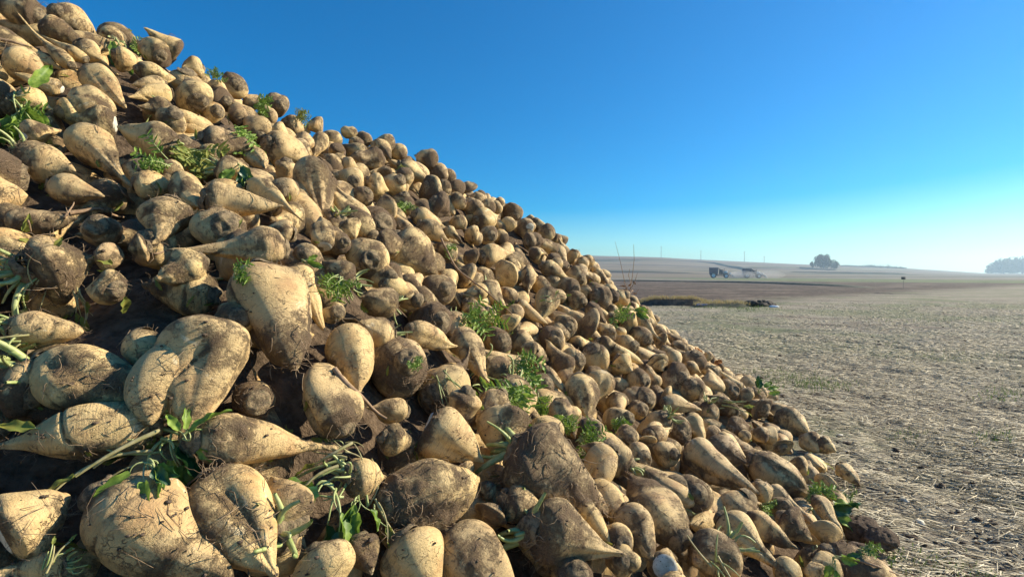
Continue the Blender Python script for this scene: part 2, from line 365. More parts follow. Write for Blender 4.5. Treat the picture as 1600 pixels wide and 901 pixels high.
# ------------------------------------------------------------------ beets: what the photograph shows, one line each
# crown pixel, tip pixel, width in pixels, marks (m muddy, M very muddy, c clean, f forked, C crown faces out, x cut crown, g leaf stubs, t long tail, o egg-shaped, k carrot-shaped, d darkened: dark mud, and shade painted onto beets lying in shadow)
H = []
def B(cu, cv, tu, tv, w, fl='', label=None, short=None): H.append((cu, cv, tu, tv, w, fl, label, short))
exec('''
B(60,25,-12,5,46,'M')
B(98,26,112,20,54,'MC')
B(70,42,128,64,42,'M')
B(175,64,176,40,36,'g')
B(280,84,224,44,40,'Mk','muddy grey beet leaning up against the sky at the crest','the grey crest beet leaning against the sky')
B(250,88,216,60,36,'m')
B(180,88,224,98,40,'c')
B(312,108,282,104,36,'m')
B(128,72,166,98,42,'c')
B(140,112,202,174,48,'f','forked cream beet with two wrinkled legs hanging down near the crest','the forked beet near the crest')
B(112,102,36,40,24,'ckt','slender pale root lying slantwise, thicker of a crossed pair near the crest','the slender pale crossed roots')
B(134,93,42,40,22,'ckt','thinner pale root with a greenish end lying on the slender slanting root')
B(20,92,80,126,62,'mR')
B(97,141,22,118,30,'xk','thin dark root with a white sliced end beside a hairy muddy beet')
B(34,150,82,174,46,'m')
B(150,180,116,140,56,'c','plump smooth pinkish beet under the forked beet\\'s left leg')
B(95,176,136,172,42,'')
B(256,132,206,128,24,'d')
B(264,146,198,150,36,'')
B(264,166,214,168,28,'m')
B(270,183,262,186,46,'C')
B(214,108,276,124,32,'m')
B(310,160,284,118,48,'m')
B(340,150,330,128,40,'m')
B(36,210,98,205,42,'x','beet with a chipped white shoulder below a tangle of green leaves')
B(180,194,104,186,46,'mx','mud-smeared beet with a white cut face behind the big pear-shaped beet')
B(126,214,206,286,76,'ct','large smooth pear-shaped beet with a grooved flank and broken tail root','the large smooth pear-shaped beet')
B(34,244,120,270,58,'gR','cream beet with soil and dead stalks matted round its crown','the cream beet with matted stalks')
B(-18,306,44,304,66,'c')
B(86,290,160,308,50,'','brown-shouldered beet with a creased cream tip, lying above a dark beet')
B(14,345,122,352,44,'Md')
B(272,232,184,200,54,'mg')
B(214,286,270,290,48,'')
B(280,280,312,326,44,'')
B(266,318,243,388,68,'m','stubby muddy root with a narrow snout hanging straight down','the snout-shaped root hanging down')
B(46,424,150,400,108,'mgR','broad round beet caked in matted rootlets and dry soil','the broad round matted beet')
B(28,512,128,522,70,'gR','beet with yellow-green stalks and rootlets spread over its crown','the beet with yellow stalks')
B(176,452,150,440,50,'C')
B(230,384,200,390,50,'d')
B(314,408,242,440,56,'m')
B(160,400,190,402,44,'d')
B(62,574,252,622,94,'','broad beet with a deep lengthwise groove and blunt tip','the broad deeply grooved beet')
B(222,524,240,602,62,'')
B(318,518,284,690,142,'cf','very wide upright cream beet split into two thick legs below','the wide two-legged beet')
B(60,612,-44,590,92,'d')
B(236,662,-14,692,98,'mgR','long beet with a thick crust of soil on its crown end','the long soil-crusted beet')
B(2,834,112,776,112,'x','beet with a grey cut crown and jagged bark edge','the beet with a grey cut crown')
B(100,884,-24,905,56,'g')
B(160,776,364,908,120,'c','big smooth cream beet running out of the bottom edge','the big smooth cream beet')
B(322,756,438,902,124,'m','hefty beet with a dark hairy crown and a long open fissure','the hefty fissured beet')
B(466,818,418,742,72,'m')
B(308,690,534,694,88,'ct','tapering beet drawn out into a long straight tail','the long straight-tailed beet')
B(545,742,608,745,64,'g','small beet with hairy crown and leaf stalks sprouting from it','the small beet sprouting stalks')
B(600,790,744,760,102,'m','cone-shaped beet with a dirty band and blunt pale tip','the cone-shaped banded beet')
B(632,842,686,940,96,'m','beet with a dark smeared shoulder standing at the bottom edge')
B(700,836,806,944,90,'c','clean yellowish beet half in shade with dark flecks','the yellowish flecked beet')
B(494,862,520,940,98,'c','broad-headed pale beet low in a gap between leaves')
B(562,842,582,900,56,'')
B(632,642,572,640,52,'')
B(600,682,650,698,50,'m')
B(536,672,484,570,92,'o','egg-shaped beet with a clump of soil and hairs at its foot','the egg-shaped beet')
B(545,514,558,612,76,'m','beet whose lower half is caked dark below a pale bulge','the half-dark beet')
B(630,570,622,566,90,'MC','round dirt-brown beet with an orange flank','the round dirt-brown beet')
B(612,526,556,504,48,'g')
B(404,430,474,580,128,'','massive ridged cream beet with a soil clod stuck on its side','the massive ridged beet')
B(458,424,506,512,54,'ck','banana-shaped pale root pressed against the massive ridged beet')
B(372,496,366,490,58,'Cc')
B(400,628,396,620,62,'CM')
B(525,488,520,486,36,'C')
B(322,312,442,328,58,'k','wrinkled pale carrot-shaped beet pointing right','the wrinkled carrot-shaped beet')
B(346,356,340,350,72,'Cm','round beet with a bluish bare patch and a soil clot')
B(392,288,486,342,38,'kt')
B(442,388,262,392,62,'t','brown-ringed beet whose thin tail runs far to the left','the beet with a long thin left tail')
B(456,366,408,355,42,'')
B(478,400,484,396,44,'C')
B(488,264,502,342,74,'f','tall upright beet with a second lobe on its side','the tall two-lobed beet')
B(506,386,500,338,44,'x')
B(533,380,530,374,38,'Cm')
B(575,406,582,396,64,'C','two-lobed beet with an eye-like scar','the beet with an eye-like scar')
B(590,384,632,380,46,'m')
B(592,350,588,338,58,'CM')
B(612,330,586,330,40,'x')
B(540,354,556,372,40,'m')
B(546,442,502,406,52,'g')
B(605,432,600,428,46,'Co')
B(612,476,562,464,50,'Mg')
B(598,442,662,466,36,'c')
B(618,374,684,430,72,'','large oval beet with a dark round hollow','the large oval hollowed beet')
B(405,214,386,184,50,'m')
B(418,226,484,252,50,'','smooth tapered beet with a thin tip reaching right, under the crest')
B(425,200,452,216,28,'')
B(444,190,486,208,28,'')
B(486,188,506,212,34,'m')
B(504,212,490,246,26,'c')
B(522,216,518,210,32,'Cm')
B(548,206,540,200,26,'Cx','small beet showing a round white cut end on the skyline')
B(570,218,566,214,26,'C')
B(605,224,600,220,34,'Cm')
B(626,236,620,230,26,'Cm')
B(590,226,612,252,30,'')
B(344,264,396,278,54,'g')
B(390,234,418,268,30,'')
B(375,190,372,160,36,'M')
B(368,134,366,128,38,'CM')
B(350,158,346,152,36,'Cm')
B(336,176,332,170,38,'C')
B(398,166,384,150,32,'M')
B(436,164,426,150,36,'MC')
B(414,180,420,176,28,'C')
B(330,236,326,234,26,'C')
B(520,256,516,250,36,'C')
B(534,254,562,264,28,'')
B(550,282,546,276,36,'C')
B(574,284,608,298,38,'')
B(600,274,604,258,26,'c')
B(596,250,544,244,30,'Md')
B(672,250,668,240,32,'CM','dark beet perched upright on the skyline notch','the dark beet perched on the skyline')
B(684,274,690,262,32,'CM')
B(702,276,700,270,26,'C')
B(664,294,690,304,38,'m')
B(695,296,694,290,26,'Cm')
B(715,293,712,290,24,'Cm')
B(732,296,730,284,30,'M')
B(748,312,744,306,24,'C')
B(676,316,706,336,46,'Md')
B(720,318,716,310,26,'CM')
B(742,328,744,316,30,'CM')
B(766,324,762,318,24,'Cm')
B(778,326,776,316,22,'C')
B(802,338,798,318,34,'Md','dark pyramid-shaped beet sticking out of the skyline')
B(648,334,692,354,30,'c')
B(656,350,704,384,36,'')
B(720,346,716,342,26,'Cx')
B(732,360,746,376,30,'')
B(765,368,762,362,32,'CM','dark round beet facing out with a pale ring round its crown')
B(786,372,784,364,26,'Cm')
B(744,344,780,340,36,'')
B(794,352,798,346,30,'Cm')
B(824,356,818,350,28,'Cx')
B(822,378,850,374,30,'Md')
B(700,396,698,390,32,'Cc')
B(752,402,800,396,42,'')
B(740,404,724,398,34,'Md')
B(680,500,674,490,64,'MC','round soil-caked beet beside bright green leaflets','the round soil-caked beet')
B(646,466,644,456,46,'Cc')
B(690,452,680,446,52,'CM')
B(736,434,712,420,42,'m')
B(760,432,758,426,32,'Cg')
B(796,426,776,436,48,'m')
B(758,456,722,462,32,'')
B(825,422,826,462,24,'c')
B(800,464,794,456,36,'Cm')
B(805,488,802,482,28,'C')
B(858,456,846,504,36,'')
B(808,474,856,506,24,'ck')
B(848,414,894,442,28,'mk')
B(895,452,890,448,34,'C')
B(904,434,896,424,28,'C')
B(806,510,784,492,38,'c','pale round beet catching the sun beside a dark hollow')
B(866,528,862,520,42,'CM')
B(886,510,882,504,34,'C')
B(726,534,722,528,44,'C')
B(640,514,714,546,44,'m')
B(782,532,778,526,42,'Cm')
B(832,550,814,540,42,'m')
B(924,512,908,504,50,'M')
B(726,526,764,614,46,'k','thick root standing in a dark hollow with a pale streak','the thick streaked root')
B(784,616,744,664,46,'')
B(800,598,822,662,62,'g')
B(786,648,780,714,78,'','barrel-shaped beet with a hairy ring under its crown','the barrel-shaped beet')
B(668,664,758,718,80,'x','blunt beet with a sliced dirty face and white chipped edge','the sliced blunt beet')
B(850,600,842,594,38,'C')
B(852,574,882,614,24,'f','beet with finger-like curled roots')
B(904,592,916,652,54,'f','upright beet split by a seam into two halves','the upright split beet')
B(940,586,930,630,46,'c')
B(872,628,898,684,38,'m')
B(858,672,850,664,54,'Cm')
B(925,672,922,664,50,'CM')
B(802,702,958,790,112,'mdg','biggest mud-blackened beet with its taproot trailing right','the mud-blackened beet')
B(900,562,894,554,42,'Cm')
B(928,552,940,570,42,'C')
B(832,822,968,864,104,'mg','big pear-shaped beet with a greenish shoulder and narrowed neck','the greenish-shouldered beet')
B(788,778,852,804,60,'m')
B(900,784,968,854,42,'k')
B(770,798,760,820,64,'d')
B(762,762,758,768,28,'C')
B(896,896,884,890,72,'C')
B(724,730,736,742,30,'')
B(968,848,964,842,52,'C')
B(1062,842,976,740,80,'m','long shield-shaped beet tipped up, dirt along its edge','the long shield-shaped beet')
B(978,796,1022,874,58,'')
B(972,876,980,870,48,'C')
B(1040,886,1044,876,58,'Cx','small beet with a flat white cut face at the bottom edge','the flat white-cut beet')
B(1086,772,1080,762,58,'Cm')
B(1080,700,1180,780,54,'k','long diagonal beet with a dark smear, pointing at a leafy scrap','the long diagonal beet')
B(1132,860,1086,884,82,'Mg','hidden beet covered by flattened brown stalks at the bottom edge','the stalk-covered beet')
B(1128,810,1228,898,64,'c','long clean buff beet sloping down to the bottom edge','the long clean buff beet')
B(1164,808,1248,852,42,'c')
B(1226,896,1232,888,44,'Cc')
B(1184,756,1200,788,38,'')
B(1172,720,1272,766,62,'m','stout grey-brown beet with a dusty streaked side near the foot','the stout dusty beet')
B(1225,792,1220,788,36,'C')
B(1222,808,1270,842,50,'m')
B(1290,822,1292,856,42,'')
B(1300,886,1264,896,44,'')
B(1274,778,1312,832,32,'c')
B(1308,782,1328,822,24,'c')
B(1292,752,1288,766,38,'m')
B(1312,728,1346,758,28,'m')
B(1002,594,996,586,40,'C')
B(966,562,988,584,44,'c')
B(1024,562,1036,580,40,'')
B(1046,552,1064,576,28,'c')
B(1060,592,1054,586,48,'MC')
B(1070,570,1096,582,28,'')
B(1114,614,1108,574,38,'c','cone standing tip up at the heap\\'s right margin','the tip-up cone')
B(1080,606,1088,616,40,'Cm')
B(1142,610,1138,602,34,'CM')
B(1036,612,1052,622,30,'')
B(1010,624,1006,616,38,'MC')
B(1000,640,996,634,34,'MC')
B(976,654,970,646,44,'C')
B(980,682,974,676,46,'Cm')
B(1012,692,1010,682,34,'c')
B(1060,672,1054,664,50,'MC')
B(1076,656,1104,692,34,'c')
B(1116,680,1112,674,30,'CM')
B(1036,628,1094,638,30,'c')
B(1046,708,1040,700,44,'C')
B(1002,716,996,708,44,'Cm')
B(1084,704,1094,726,44,'m')
B(1108,698,1164,728,50,'Md')
B(1122,682,1168,712,34,'c')
B(1194,640,1184,632,44,'Md')
B(1222,648,1262,682,46,'m','smooth beet lying at the heap\\'s right edge with a sunlit rim','the sunlit edge beet')
B(1220,700,1214,692,42,'m')
B(1258,684,1282,704,32,'m')
B(1282,690,1306,706,30,'')
B(1166,680,1164,678,18,'C')
B(1184,672,1196,690,32,'m')
B(1244,722,1262,742,34,'')
B(930,462,962,472,38,'Md')
B(905,470,890,462,34,'C')
B(950,520,944,512,34,'Cm')
B(975,500,996,512,30,'m')
B(1006,528,1000,520,32,'C')
B(985,540,980,534,34,'Cm')
B(1030,530,1040,536,26,'m')
B(1064,544,1052,538,30,'m')
''')
H[:] = [h for h in H]

def unit(v):
    v = np.asarray(v, float); return v / (np.linalg.norm(v) + 1e-12)

class Beet: pass
beets = []
TOW = {}
for k, (cu, cv, tu, tv, w, fl, label, short) in enumerate(H):
    b = Beet(); r = np.random.default_rng(1000 + k)
    mu, mv = (cu + tu) / 2, (cv + tv) / 2
    b.label, b.short, b.fl, b.seed = label, short, fl, 1000 + k
    b.hand = True
    if 'C' in fl:
        d = heap_hit(cu, cv)
        b.W = w * d / F
        c = at(cu, cv, d)
        n = heap_n(c[0], c[1])
        view = unit(CAM - c)
        lean = at(tu, tv, d) - c
        ax = unit(-unit(.55 * n + .75 * view) * b.W * 1.0 + lean * 2.2 + r.normal(size=3) * .12 * b.W)
        b.L = b.W * r.uniform(1.35, 1.75)
        b.c0 = c - ax * b.W * 0.22
        b.ax = ax
    else:
        dm = heap_hit(mu, mv)
        dc, dt = heap_hit(cu, cv), heap_hit(tu, tv)
        ln = math.hypot(tu - cu, tv - cv) * dm / F
        sl = np.clip((dt - dc) / 2, -.42 * ln, .42 * ln)
        b.W = w * dm / F
        dm -= .10 * b.W
        c, t = at(cu, cv, dm - sl), at(tu, tv, dm + sl)
        b.c0, b.ax = c, unit(t - c)
        b.L = float(np.linalg.norm(t - c))
    b.roll = r.uniform(0, 6.28)
    beets.append(b)

def seg(b):
    return b.c0 + b.ax * b.L * .12, b.c0 + b.ax * b.L * .72
# ---- the rest of the heap: beets fill every gap of the surface, and a second layer lies under them
HP = np.array([h[:5] for h in H], float)
HD = np.array([float(proj(b.c0 + b.ax * b.L * .4)[2]) for b in beets])
def hides(u, v, d, wpx):
    """would a beet here stand in front of one the photograph shows?"""
    a, e = HP[:, :2], HP[:, 2:4]
    ab = e - a; q = np.array([u, v])
    t = np.clip(((q - a) * ab).sum(1) / ((ab * ab).sum(1) + 1e-9), 0, 1)
    dd = np.linalg.norm(q - a - ab * t[:, None], axis=1)
    return bool(((dd < .42 * HP[:, 4] * (1 - .5 * t) + .36 * wpx) & (d < HD + .06)).any())
def fill(n_try, depth_off, wmin, wmax, test_against, seed, tight):
    r = np.random.default_rng(seed)
    out = []
    A = [seg(b) for b in test_against]
    S0 = [a for a, _ in A]; S1 = [e for _, e in A]; SR = [b.W for b in test_against]
    S0, S1, SR = [np.array(x) if len(x) else np.zeros((0, 3)) if i < 2 else np.zeros(0) for i, x in enumerate((S0, S1, SR))]
    for q in range(n_try):
        x, y = r.uniform(-3.6, 2.1), r.uniform(.1, 6.6)
        z = float(heap_z(x, y))
        if z < .02: continue
        n = heap_n(x, y)
        P = np.array([x, y, z]) + n * (depth_off + r.uniform(-.045, .028))
        if P[2] < .0 and depth_off < -.05: continue
        u, v, d = proj(P)
        if np.linalg.norm(P - CAM) < .45: continue
        big = r.uniform() ** 1.3
        W = (wmin + (wmax - wmin) * big)
        if depth_off > -.05 and hides(u, v, d, W * F / d): continue
        if len(S0):
            ab = S1 - S0; tt = np.clip(((P - S0) * ab).sum(1) / ((ab * ab).sum(1) + 1e-9), 0, 1)
            dd = np.linalg.norm(P - S0 - ab * tt[:, None], axis=1)
            if (dd < tight * .5 * (SR + W)).any(): continue
        b = Beet()
        b.hand, b.label, b.short, b.seed = False, None, None, int(seed * 100000 + q)
        b.W = W; b.L = W * r.uniform(1.45, 2.6)
        a = r.normal(size=3); a -= n * (a @ n) * .92; a = unit(a)
        if r.uniform() < .3:
            a = unit(-n * 1.2 + .5 * a); b.L = W * r.uniform(1.35, 1.8)
        b.ax = a; b.c0 = P - a * b.L * .36
        b.roll = r.uniform(0, 6.28)
        b.fl = r.choice(['', 'm', 'm', 'M', 'c', 'md', 'f', 'fm', 'fg', 'g', 'mg', 'k', 'mk', 'fk', 't', 'mt'])
        out.append(b)
        s0, s1 = seg(b)
        S0 = np.vstack([S0, s0]); S1 = np.vstack([S1, s1]); SR = np.append(SR, W)
    return out
top = fill(14000, -.012, .088, .155, beets, 3, .92)
low = fill(6000, -.088, .10, .15, [], 4, .86)
allb = beets + top + low

# ------------------------------------------------------------------ one beet's shape
def beet_geo(b, nu, nv, fine=True):
    r = np.random.default_rng(b.seed)
    L, Rr = b.L, b.W / 2
    fl = b.fl
    t = np.linspace(0, 1, nu) ** 1.12
    sh = r.uniform(.22, .34)
    c0 = r.uniform(.42, .6)
    aexp, bexp = r.uniform(1.15, 1.75), r.uniform(.85, 1.3)
    if 'k' in fl: aexp, bexp, sh = r.uniform(1.0, 1.2), r.uniform(.75, .95), .16
    if 'o' in fl: aexp, bexp = 1.9, .62
    if 't' in fl: aexp, bexp, sh = .95, 1.45, .22
    s = np.clip((t - sh) / (1 - sh), 0, 1)
    rr = np.where(t < sh, np.sqrt(np.clip(1 - (1 - c0 ** 2) * ((sh - t) / sh) ** 2.2, 0, 1)), np.clip(1 - s ** aexp, 0, 1) ** bexp)
    rr = np.maximum(rr, (.10 if 't' in fl else .13) * np.sqrt(np.clip((1 - t) / .06, 0, 1)))
    rr *= 1 + r.uniform(.0, .09) * np.sin(t * r.uniform(6, 11) + r.uniform(0, 6.28))
    rr[-1] = .015
    th = np.arange(nv) * 2 * math.pi / nv
    T, TH = np.meshgrid(t, th, indexing='ij')
    g0 = float(np.random.default_rng(b.seed + 9).uniform(0, 6.28)); gd = r.uniform(.06, .22)
    tw = r.uniform(-.5, .5)
    def gr(a): return np.exp(-((np.angle(np.exp(1j * (TH - a - tw * T)))) / .28) ** 2)
    fade = np.clip((T - .06) / .2, 0, 1) * np.clip((1.0 - T) / .25, 0, 1)
    fac = 1 - gd * fade * (gr(g0) + gr(g0 + math.pi) * .8)
    for kk in (2, 3, 4):
        fac += r.uniform(0, .12 / (kk - 1)) * np.cos(kk * TH + r.uniform(0, 6.28) + r.uniform(-1.5, 1.5) * T)
    if 'f' in fl:
        fac -= .16 * np.exp(-((np.angle(np.exp(1j * (TH - g0 - 1.2)))) / .22) ** 2) * np.clip((T - .2) / .3, 0, 1)
    Rad = Rr * rr[:, None] * fac
    bend = r.normal(size=2) * .10 * L * (1.3 if 't' in fl or 'k' in fl else .8)
    wig = r.normal(size=2) * .018 * L
    cy = bend[0] * (t ** 2 - .35 * t) + wig[0] * np.sin(t * 9 + g0) * t
    cz = bend[1] * (t ** 2 - .35 * t) + wig[1] * np.sin(t * 8 + 2 * g0) * t
    X = T * L
    ring = np.sin(X / (.0042 + .002 * r.uniform()) + 2.5 * np.sin(TH * 2 + g0) + 3 * np.sin(X * 60)) * np.clip((T - .25) * 1.5, 0, 1)
    Rad = Rad + ring * .012 * Rr * np.clip(wob(np.stack([X, TH * .02, 0 * X], -1), b.seed + 12, 60) + .3, 0, 1.3) * (1 if fine else 0)
    V = np.stack([X, cy[:, None] + Rad * np.cos(TH), cz[:, None] + Rad * np.sin(TH)], -1)
    Nn = np.stack([np.full_like(TH, -.25) * 0, np.cos(TH), np.sin(TH)], -1)
    low = wob(V, b.seed + 1, 2.2 / b.W * .9, 9)
    mid = wob(V, b.seed + 2, 6.0 / b.W, 9)
    disp = low * .115 * Rr + mid * .050 * Rr - .10 * Rr * np.clip(wob(V, b.seed + 7, 4.0 / b.W, 9) - .75, 0, 1)
    cr = np.exp(-(wob(V * [1.5, 1, 1], b.seed + 14, 2.6 / b.W, 8) / .11) ** 2) * np.clip(wob(V, b.seed + 15, 2.0 / b.W, 6) + .35, 0, 1)
    lr = np.cos(TH * r.integers(5, 9) + r.uniform(0, 6.28) + 1.5 * np.sin(T * 4 + g0)) * np.clip(T * 2.2 - .2, 0, 1)
    disp = disp - cr * .085 * Rr + lr * r.uniform(0, .030) * Rr
    w_ = np.clip(rr / .35, 0, 1)[:, None]
    mudn = wob(V, b.seed + 3, 2.8 / b.W, 10) * .28 + wob(V, b.seed + 4, 7.5 / b.W, 12) * .17 + (wob(V, b.seed + 6, 20 / b.W, 14) * .10 if fine else 0)
    base = {'M': .35, 'm': .27, 'c': .11}.get(next((q for q in fl if q in 'Mmc'), ''), .20)
    if 'd' in fl: base += .10  # extra mud; on beets in shadow it paints their shade
    crown = np.clip(1 - T / .16, 0, 1) * .30 + .30 * gd * 6 * fade * (gr(g0) + gr(g0 + math.pi)) * (.25 if 'c' in fl else .5)
    under = 0
    mud = np.clip(base + mudn + crown + .38 * cr, 0, 1.1)
    clod = np.clip((mud - .52) * 2.2, 0, 1)
    hf = wob(V, b.seed + 5, 16 / b.W, 12) if fine else 0
    disp = disp + clod * (.045 * Rr + .10 * Rr * np.abs(hf))
    V = V + Nn * (disp * w_)[..., None]
    Vf = V.reshape(-1, 3)
    mudf = mud.reshape(-1)
    nV = len(Vf)
    Q = grid_quads(nu, nv, True)
    # close both ends
    Vf = np.vstack([Vf, [[-.015 * L, cy[0], cz[0]], [L * 1.003, cy[-1], cz[-1]]]])
    mudf = np.append(mudf, [mudf[0], mudf[-1]])
    j = np.arange(nv); j2 = (j + 1) % nv
    Tt = np.vstack([np.stack([np.full(nv, nV), j2, j], -1), np.stack([np.full(nv, nV + 1), (nu - 1) * nv + j, (nu - 1) * nv + j2], -1)])
    if 'f' in fl:      # side root, grown out of the same body
        n2, m2 = max(8, nu // 2), max(8, nv // 2)
        tt = np.linspace(0, 1, n2)[:, None]
        ang = g0 + 1.2 + math.pi * .5
        dirr = np.array([0, math.cos(ang), math.sin(ang)])
        t0 = r.uniform(.22, .36)
        p0 = np.array([t0 * L, 0, 0]) + dirr * Rr * .22
        p1 = np.array([L * r.uniform(.86, 1.0), 0, 0]) + dirr * Rr * r.uniform(.55, .95)
        pts = (1 - tt) * p0 + tt * p1 + dirr * Rr * .28 * np.sin(tt * math.pi)
        rad = Rr * .60 * np.clip(1 - (tt[:, 0]) ** 2.0, 0, 1) ** .8 + .0015
        v2, q2 = tube(pts, rad, m2)
        v2 = v2 + (wob(v2, b.seed + 8, 5 / b.W, 9) * .05 * Rr)[:, None] * dirr
        off = len(Vf)
        Vf = np.vstack([Vf, v2]); Q = np.vstack([Q, q2 + off])
        mudf = np.append(mudf, np.clip(base + wob(v2, b.seed + 9, 4 / b.W, 9) * .3, 0, 1))
    frame = dict(c0=c0 * Rr, cy=cy[0], cz=cz[0], Rr=Rr)
    return Vf, Q, Tt, mudf, frame

def orient(b):
    x = Vector(b.ax); up = Vector((0, 0, 1)) if abs(x.z) < .95 else Vector((0, 1, 0))
    y = up.cross(x).normalized(); z = x.cross(y)
    if 'f' in b.fl and b.hand:
        lat = Vector(np.cross(b.ax, CAM - b.c0)).normalized()
        b.roll = math.atan2(lat.dot(z), lat.dot(y)) - (float(np.random.default_rng(b.seed + 9).uniform(0, 6.28)) + 1.2 + math.pi * .5)
    m = Matrix((x, y, z)).transposed() @ Matrix.Rotation(b.roll, 3, 'X')
    return Matrix.Translation(Vector(b.c0)) @ m.to_4x4()

# ---- what the lens sees: rays against every beet, to tell the 300 that show largest
polys, verts, owner = [], [], []
nvv = 0
for i, b in enumerate(allb):
    Vf, Q, Tt, mudf, fr = beet_geo(b, 11, 10, False)
    b.mat = orient(b)
    mw = np.array(b.mat)
    W_ = Vf @ mw[:3, :3].T + mw[:3, 3]
    verts.append(W_)
    q = (Q + nvv)
    polys.extend(q.tolist()); owner.extend([i] * len(q))
    tq = Tt + nvv
    polys.extend(tq.tolist()); owner.extend([i] * len(tq))
    nvv += len(Vf)
verts = np.concatenate(verts)
bvh = BVHTree.FromPolygons([tuple(v) for v in verts], polys)
cnt = np.zeros(len(allb), int)
cen = np.zeros((len(allb), 2))
for v in range(2, 901, 4):
    for u in range(2, 1430, 4):
        if v < 350 * (u / 800.) - 40 and u < 900: continue
        r = ray(u, v)
        loc, nor, idx, dist = bvh.ray_cast(Vector(CAM), Vector(unit(r)))
        if idx is not None:
            cnt[owner[idx]] += 1; cen[owner[idx]] += (u, v)
cen /= np.maximum(cnt, 1)[:, None]
order = np.argsort(-cnt, kind='stable')
IND = [int(i) for i in order[:300] if cnt[i] >= 4]
indset = set(IND)
print('beets', len(beets), len(top), len(low), 'visible', int((cnt > 0).sum()), 'cut', cnt[order[299]])

def surf_hit(u, v):
    """the visible beet surface behind a pixel: point, normal, distance"""
    r = ray(u, v)
    loc, nor, idx, dist = bvh.ray_cast(Vector(CAM), Vector(unit(r)))
    if loc is None and v < 600:
        return surf_hit(u - 1.5, v + 4)
    if loc is None:
        d = heap_hit(u, v); p = at(u, v, d)
        return p, heap_n(p[0], p[1]), d
    p = np.array(loc); n = np.array(nor)
    if n @ (CAM - p) < 0: n = -n
    return p, n, float(proj(p)[2])

# ------------------------------------------------------------------ labels for the beets
def compass(dx, dy):
    a = math.degrees(math.atan2(dy, dx)) % 360
    return ['right of', 'below right of', 'below', 'below left of', 'left of', 'above left of', 'above', 'above right of'][int(((a + 22.5) % 360) // 45)]
def label_beets():
    marks = [(i, allb[i].short) for i in IND if allb[i].short]
    used = set(allb[i].label for i in IND if allb[i].label)
    todo = [i for i in IND if not allb[i].label]
    uses = {}
    for i in todo:
        b = allb[i]
        px = cnt[i]
        size = 'large' if px > 260 else 'medium' if px > 90 else 'small'
        mud = 'mud-caked' if 'M' in b.fl else 'mud-smeared' if 'm' in b.fl else 'clean cream' if 'c' in b.fl else 'buff'
        ratio = b.L / b.W
        shape = 'forked' if 'f' in b.fl else 'round' if 'C' in b.fl or ratio < 1.5 else 'slender' if ratio > 2.1 or 'k' in b.fl else 'stubby'
        near = sorted(marks, key=lambda q: np.hypot(*(cen[q[0]] - cen[i])))
        cand = []
        for j, s in near[:3]:
            cand.append(f'{size} {mud} {shape} beet {compass(*(cen[i] - cen[j]))} {s}')
        tx, ty, _ = proj(b.c0 + b.ax * b.L); kx, ky, _ = proj(b.c0)
        tip = compass(tx - kx, ty - ky).replace(' of', '').replace('above', 'up').replace('below', 'down')
        for j, s in near[:3]:
            cand.append(f'{mud} {shape} beet, tip {tip}, {compass(*(cen[i] - cen[j]))} {s}')
        for j, s in near[:4]:
            for o_ in ('second', 'third', 'fourth', 'fifth'):
                cand.append(f'{o_} {size} {mud} {shape} beet {compass(*(cen[i] - cen[j]))} {s}')
        for c in cand:
            if c not in used and len(c.replace('-', ' ').split()) <= 16:
                b.label = c; used.add(c); break
label_beets()

# ------------------------------------------------------------------ build the beets
GRP = 'sugar beets on the heap'
def crown_mesh(b, fr, ring, sides):
    r = np.random.default_rng(b.seed + 77)
    rho = np.linspace(1, 0, ring)
    th = np.arange(sides) * 2 * math.pi / sides
    RH, TH = np.meshgrid(rho, th, indexing='ij')
    h = fr['Rr'] * (.10 if 'x' in b.fl else r.uniform(.22, .38))
    rad = fr['c0'] * 1.10
    X = .05 * fr['Rr'] - h * np.sqrt(np.clip(1 - RH ** (8 if 'x' in b.fl else 2), 0, 1))
    if 'x' in b.fl: X = X + .25 * fr['Rr'] * (RH * np.cos(TH)) * r.uniform(-.8, .8)
    V = np.stack([X, fr['cy'] + rad * RH * np.cos(TH), fr['cz'] + rad * RH * np.sin(TH)], -1)
    k = .02 if 'x' in b.fl else .10
    V[..., 0] -= np.abs(wob(V, b.seed + 78, 9 / b.W, 9)) * fr['Rr'] * k
    V[..., 0] += wob(V, b.seed + 79, 26 / b.W, 9) * fr['Rr'] * k * .5
    V[..., 1:] *= 1 + .06 * wob(V, b.seed + 80, 6 / b.W)[..., None]
    return mesh_np('crown', V.reshape(-1, 3), grid_quads(ring, sides, True)[:, ::-1])

def strands(b, Vf, mudf, n, scale, crown_bias):
    """matted root hairs: thin curled tubes that start on the skin"""
    r = np.random.default_rng(b.seed + 55)
    J = Join()
    p = np.clip(mudf[:len(Vf)], .02, 1) ** 2 * (1 + crown_bias * np.clip(1 - Vf[:, 0] / (b.L * .3), 0, 1))
    p = p / p.sum()
    for i in r.choice(len(Vf), n, p=p):
        P = Vf[i]
        nrm = unit(np.array([0, P[1], P[2]]) + 1e-6)
        tan = unit(np.cross(nrm, r.normal(size=3)))
        ln = scale * r.uniform(.35, 1.25)
        q = [P - nrm * .002]
        d = unit(tan + nrm * .35)
        for s in range(5):
            q.append(q[-1] + d * ln / 5)
            d = unit(d + r.normal(size=3) * .45 - nrm * .16)
        rr = scale * r.uniform(.010, .026)
        V, Q = tube(np.array(q), np.linspace(rr, rr * .5, 6), 3)
        J.add(V, Q)
    return J.mesh('root_hair')

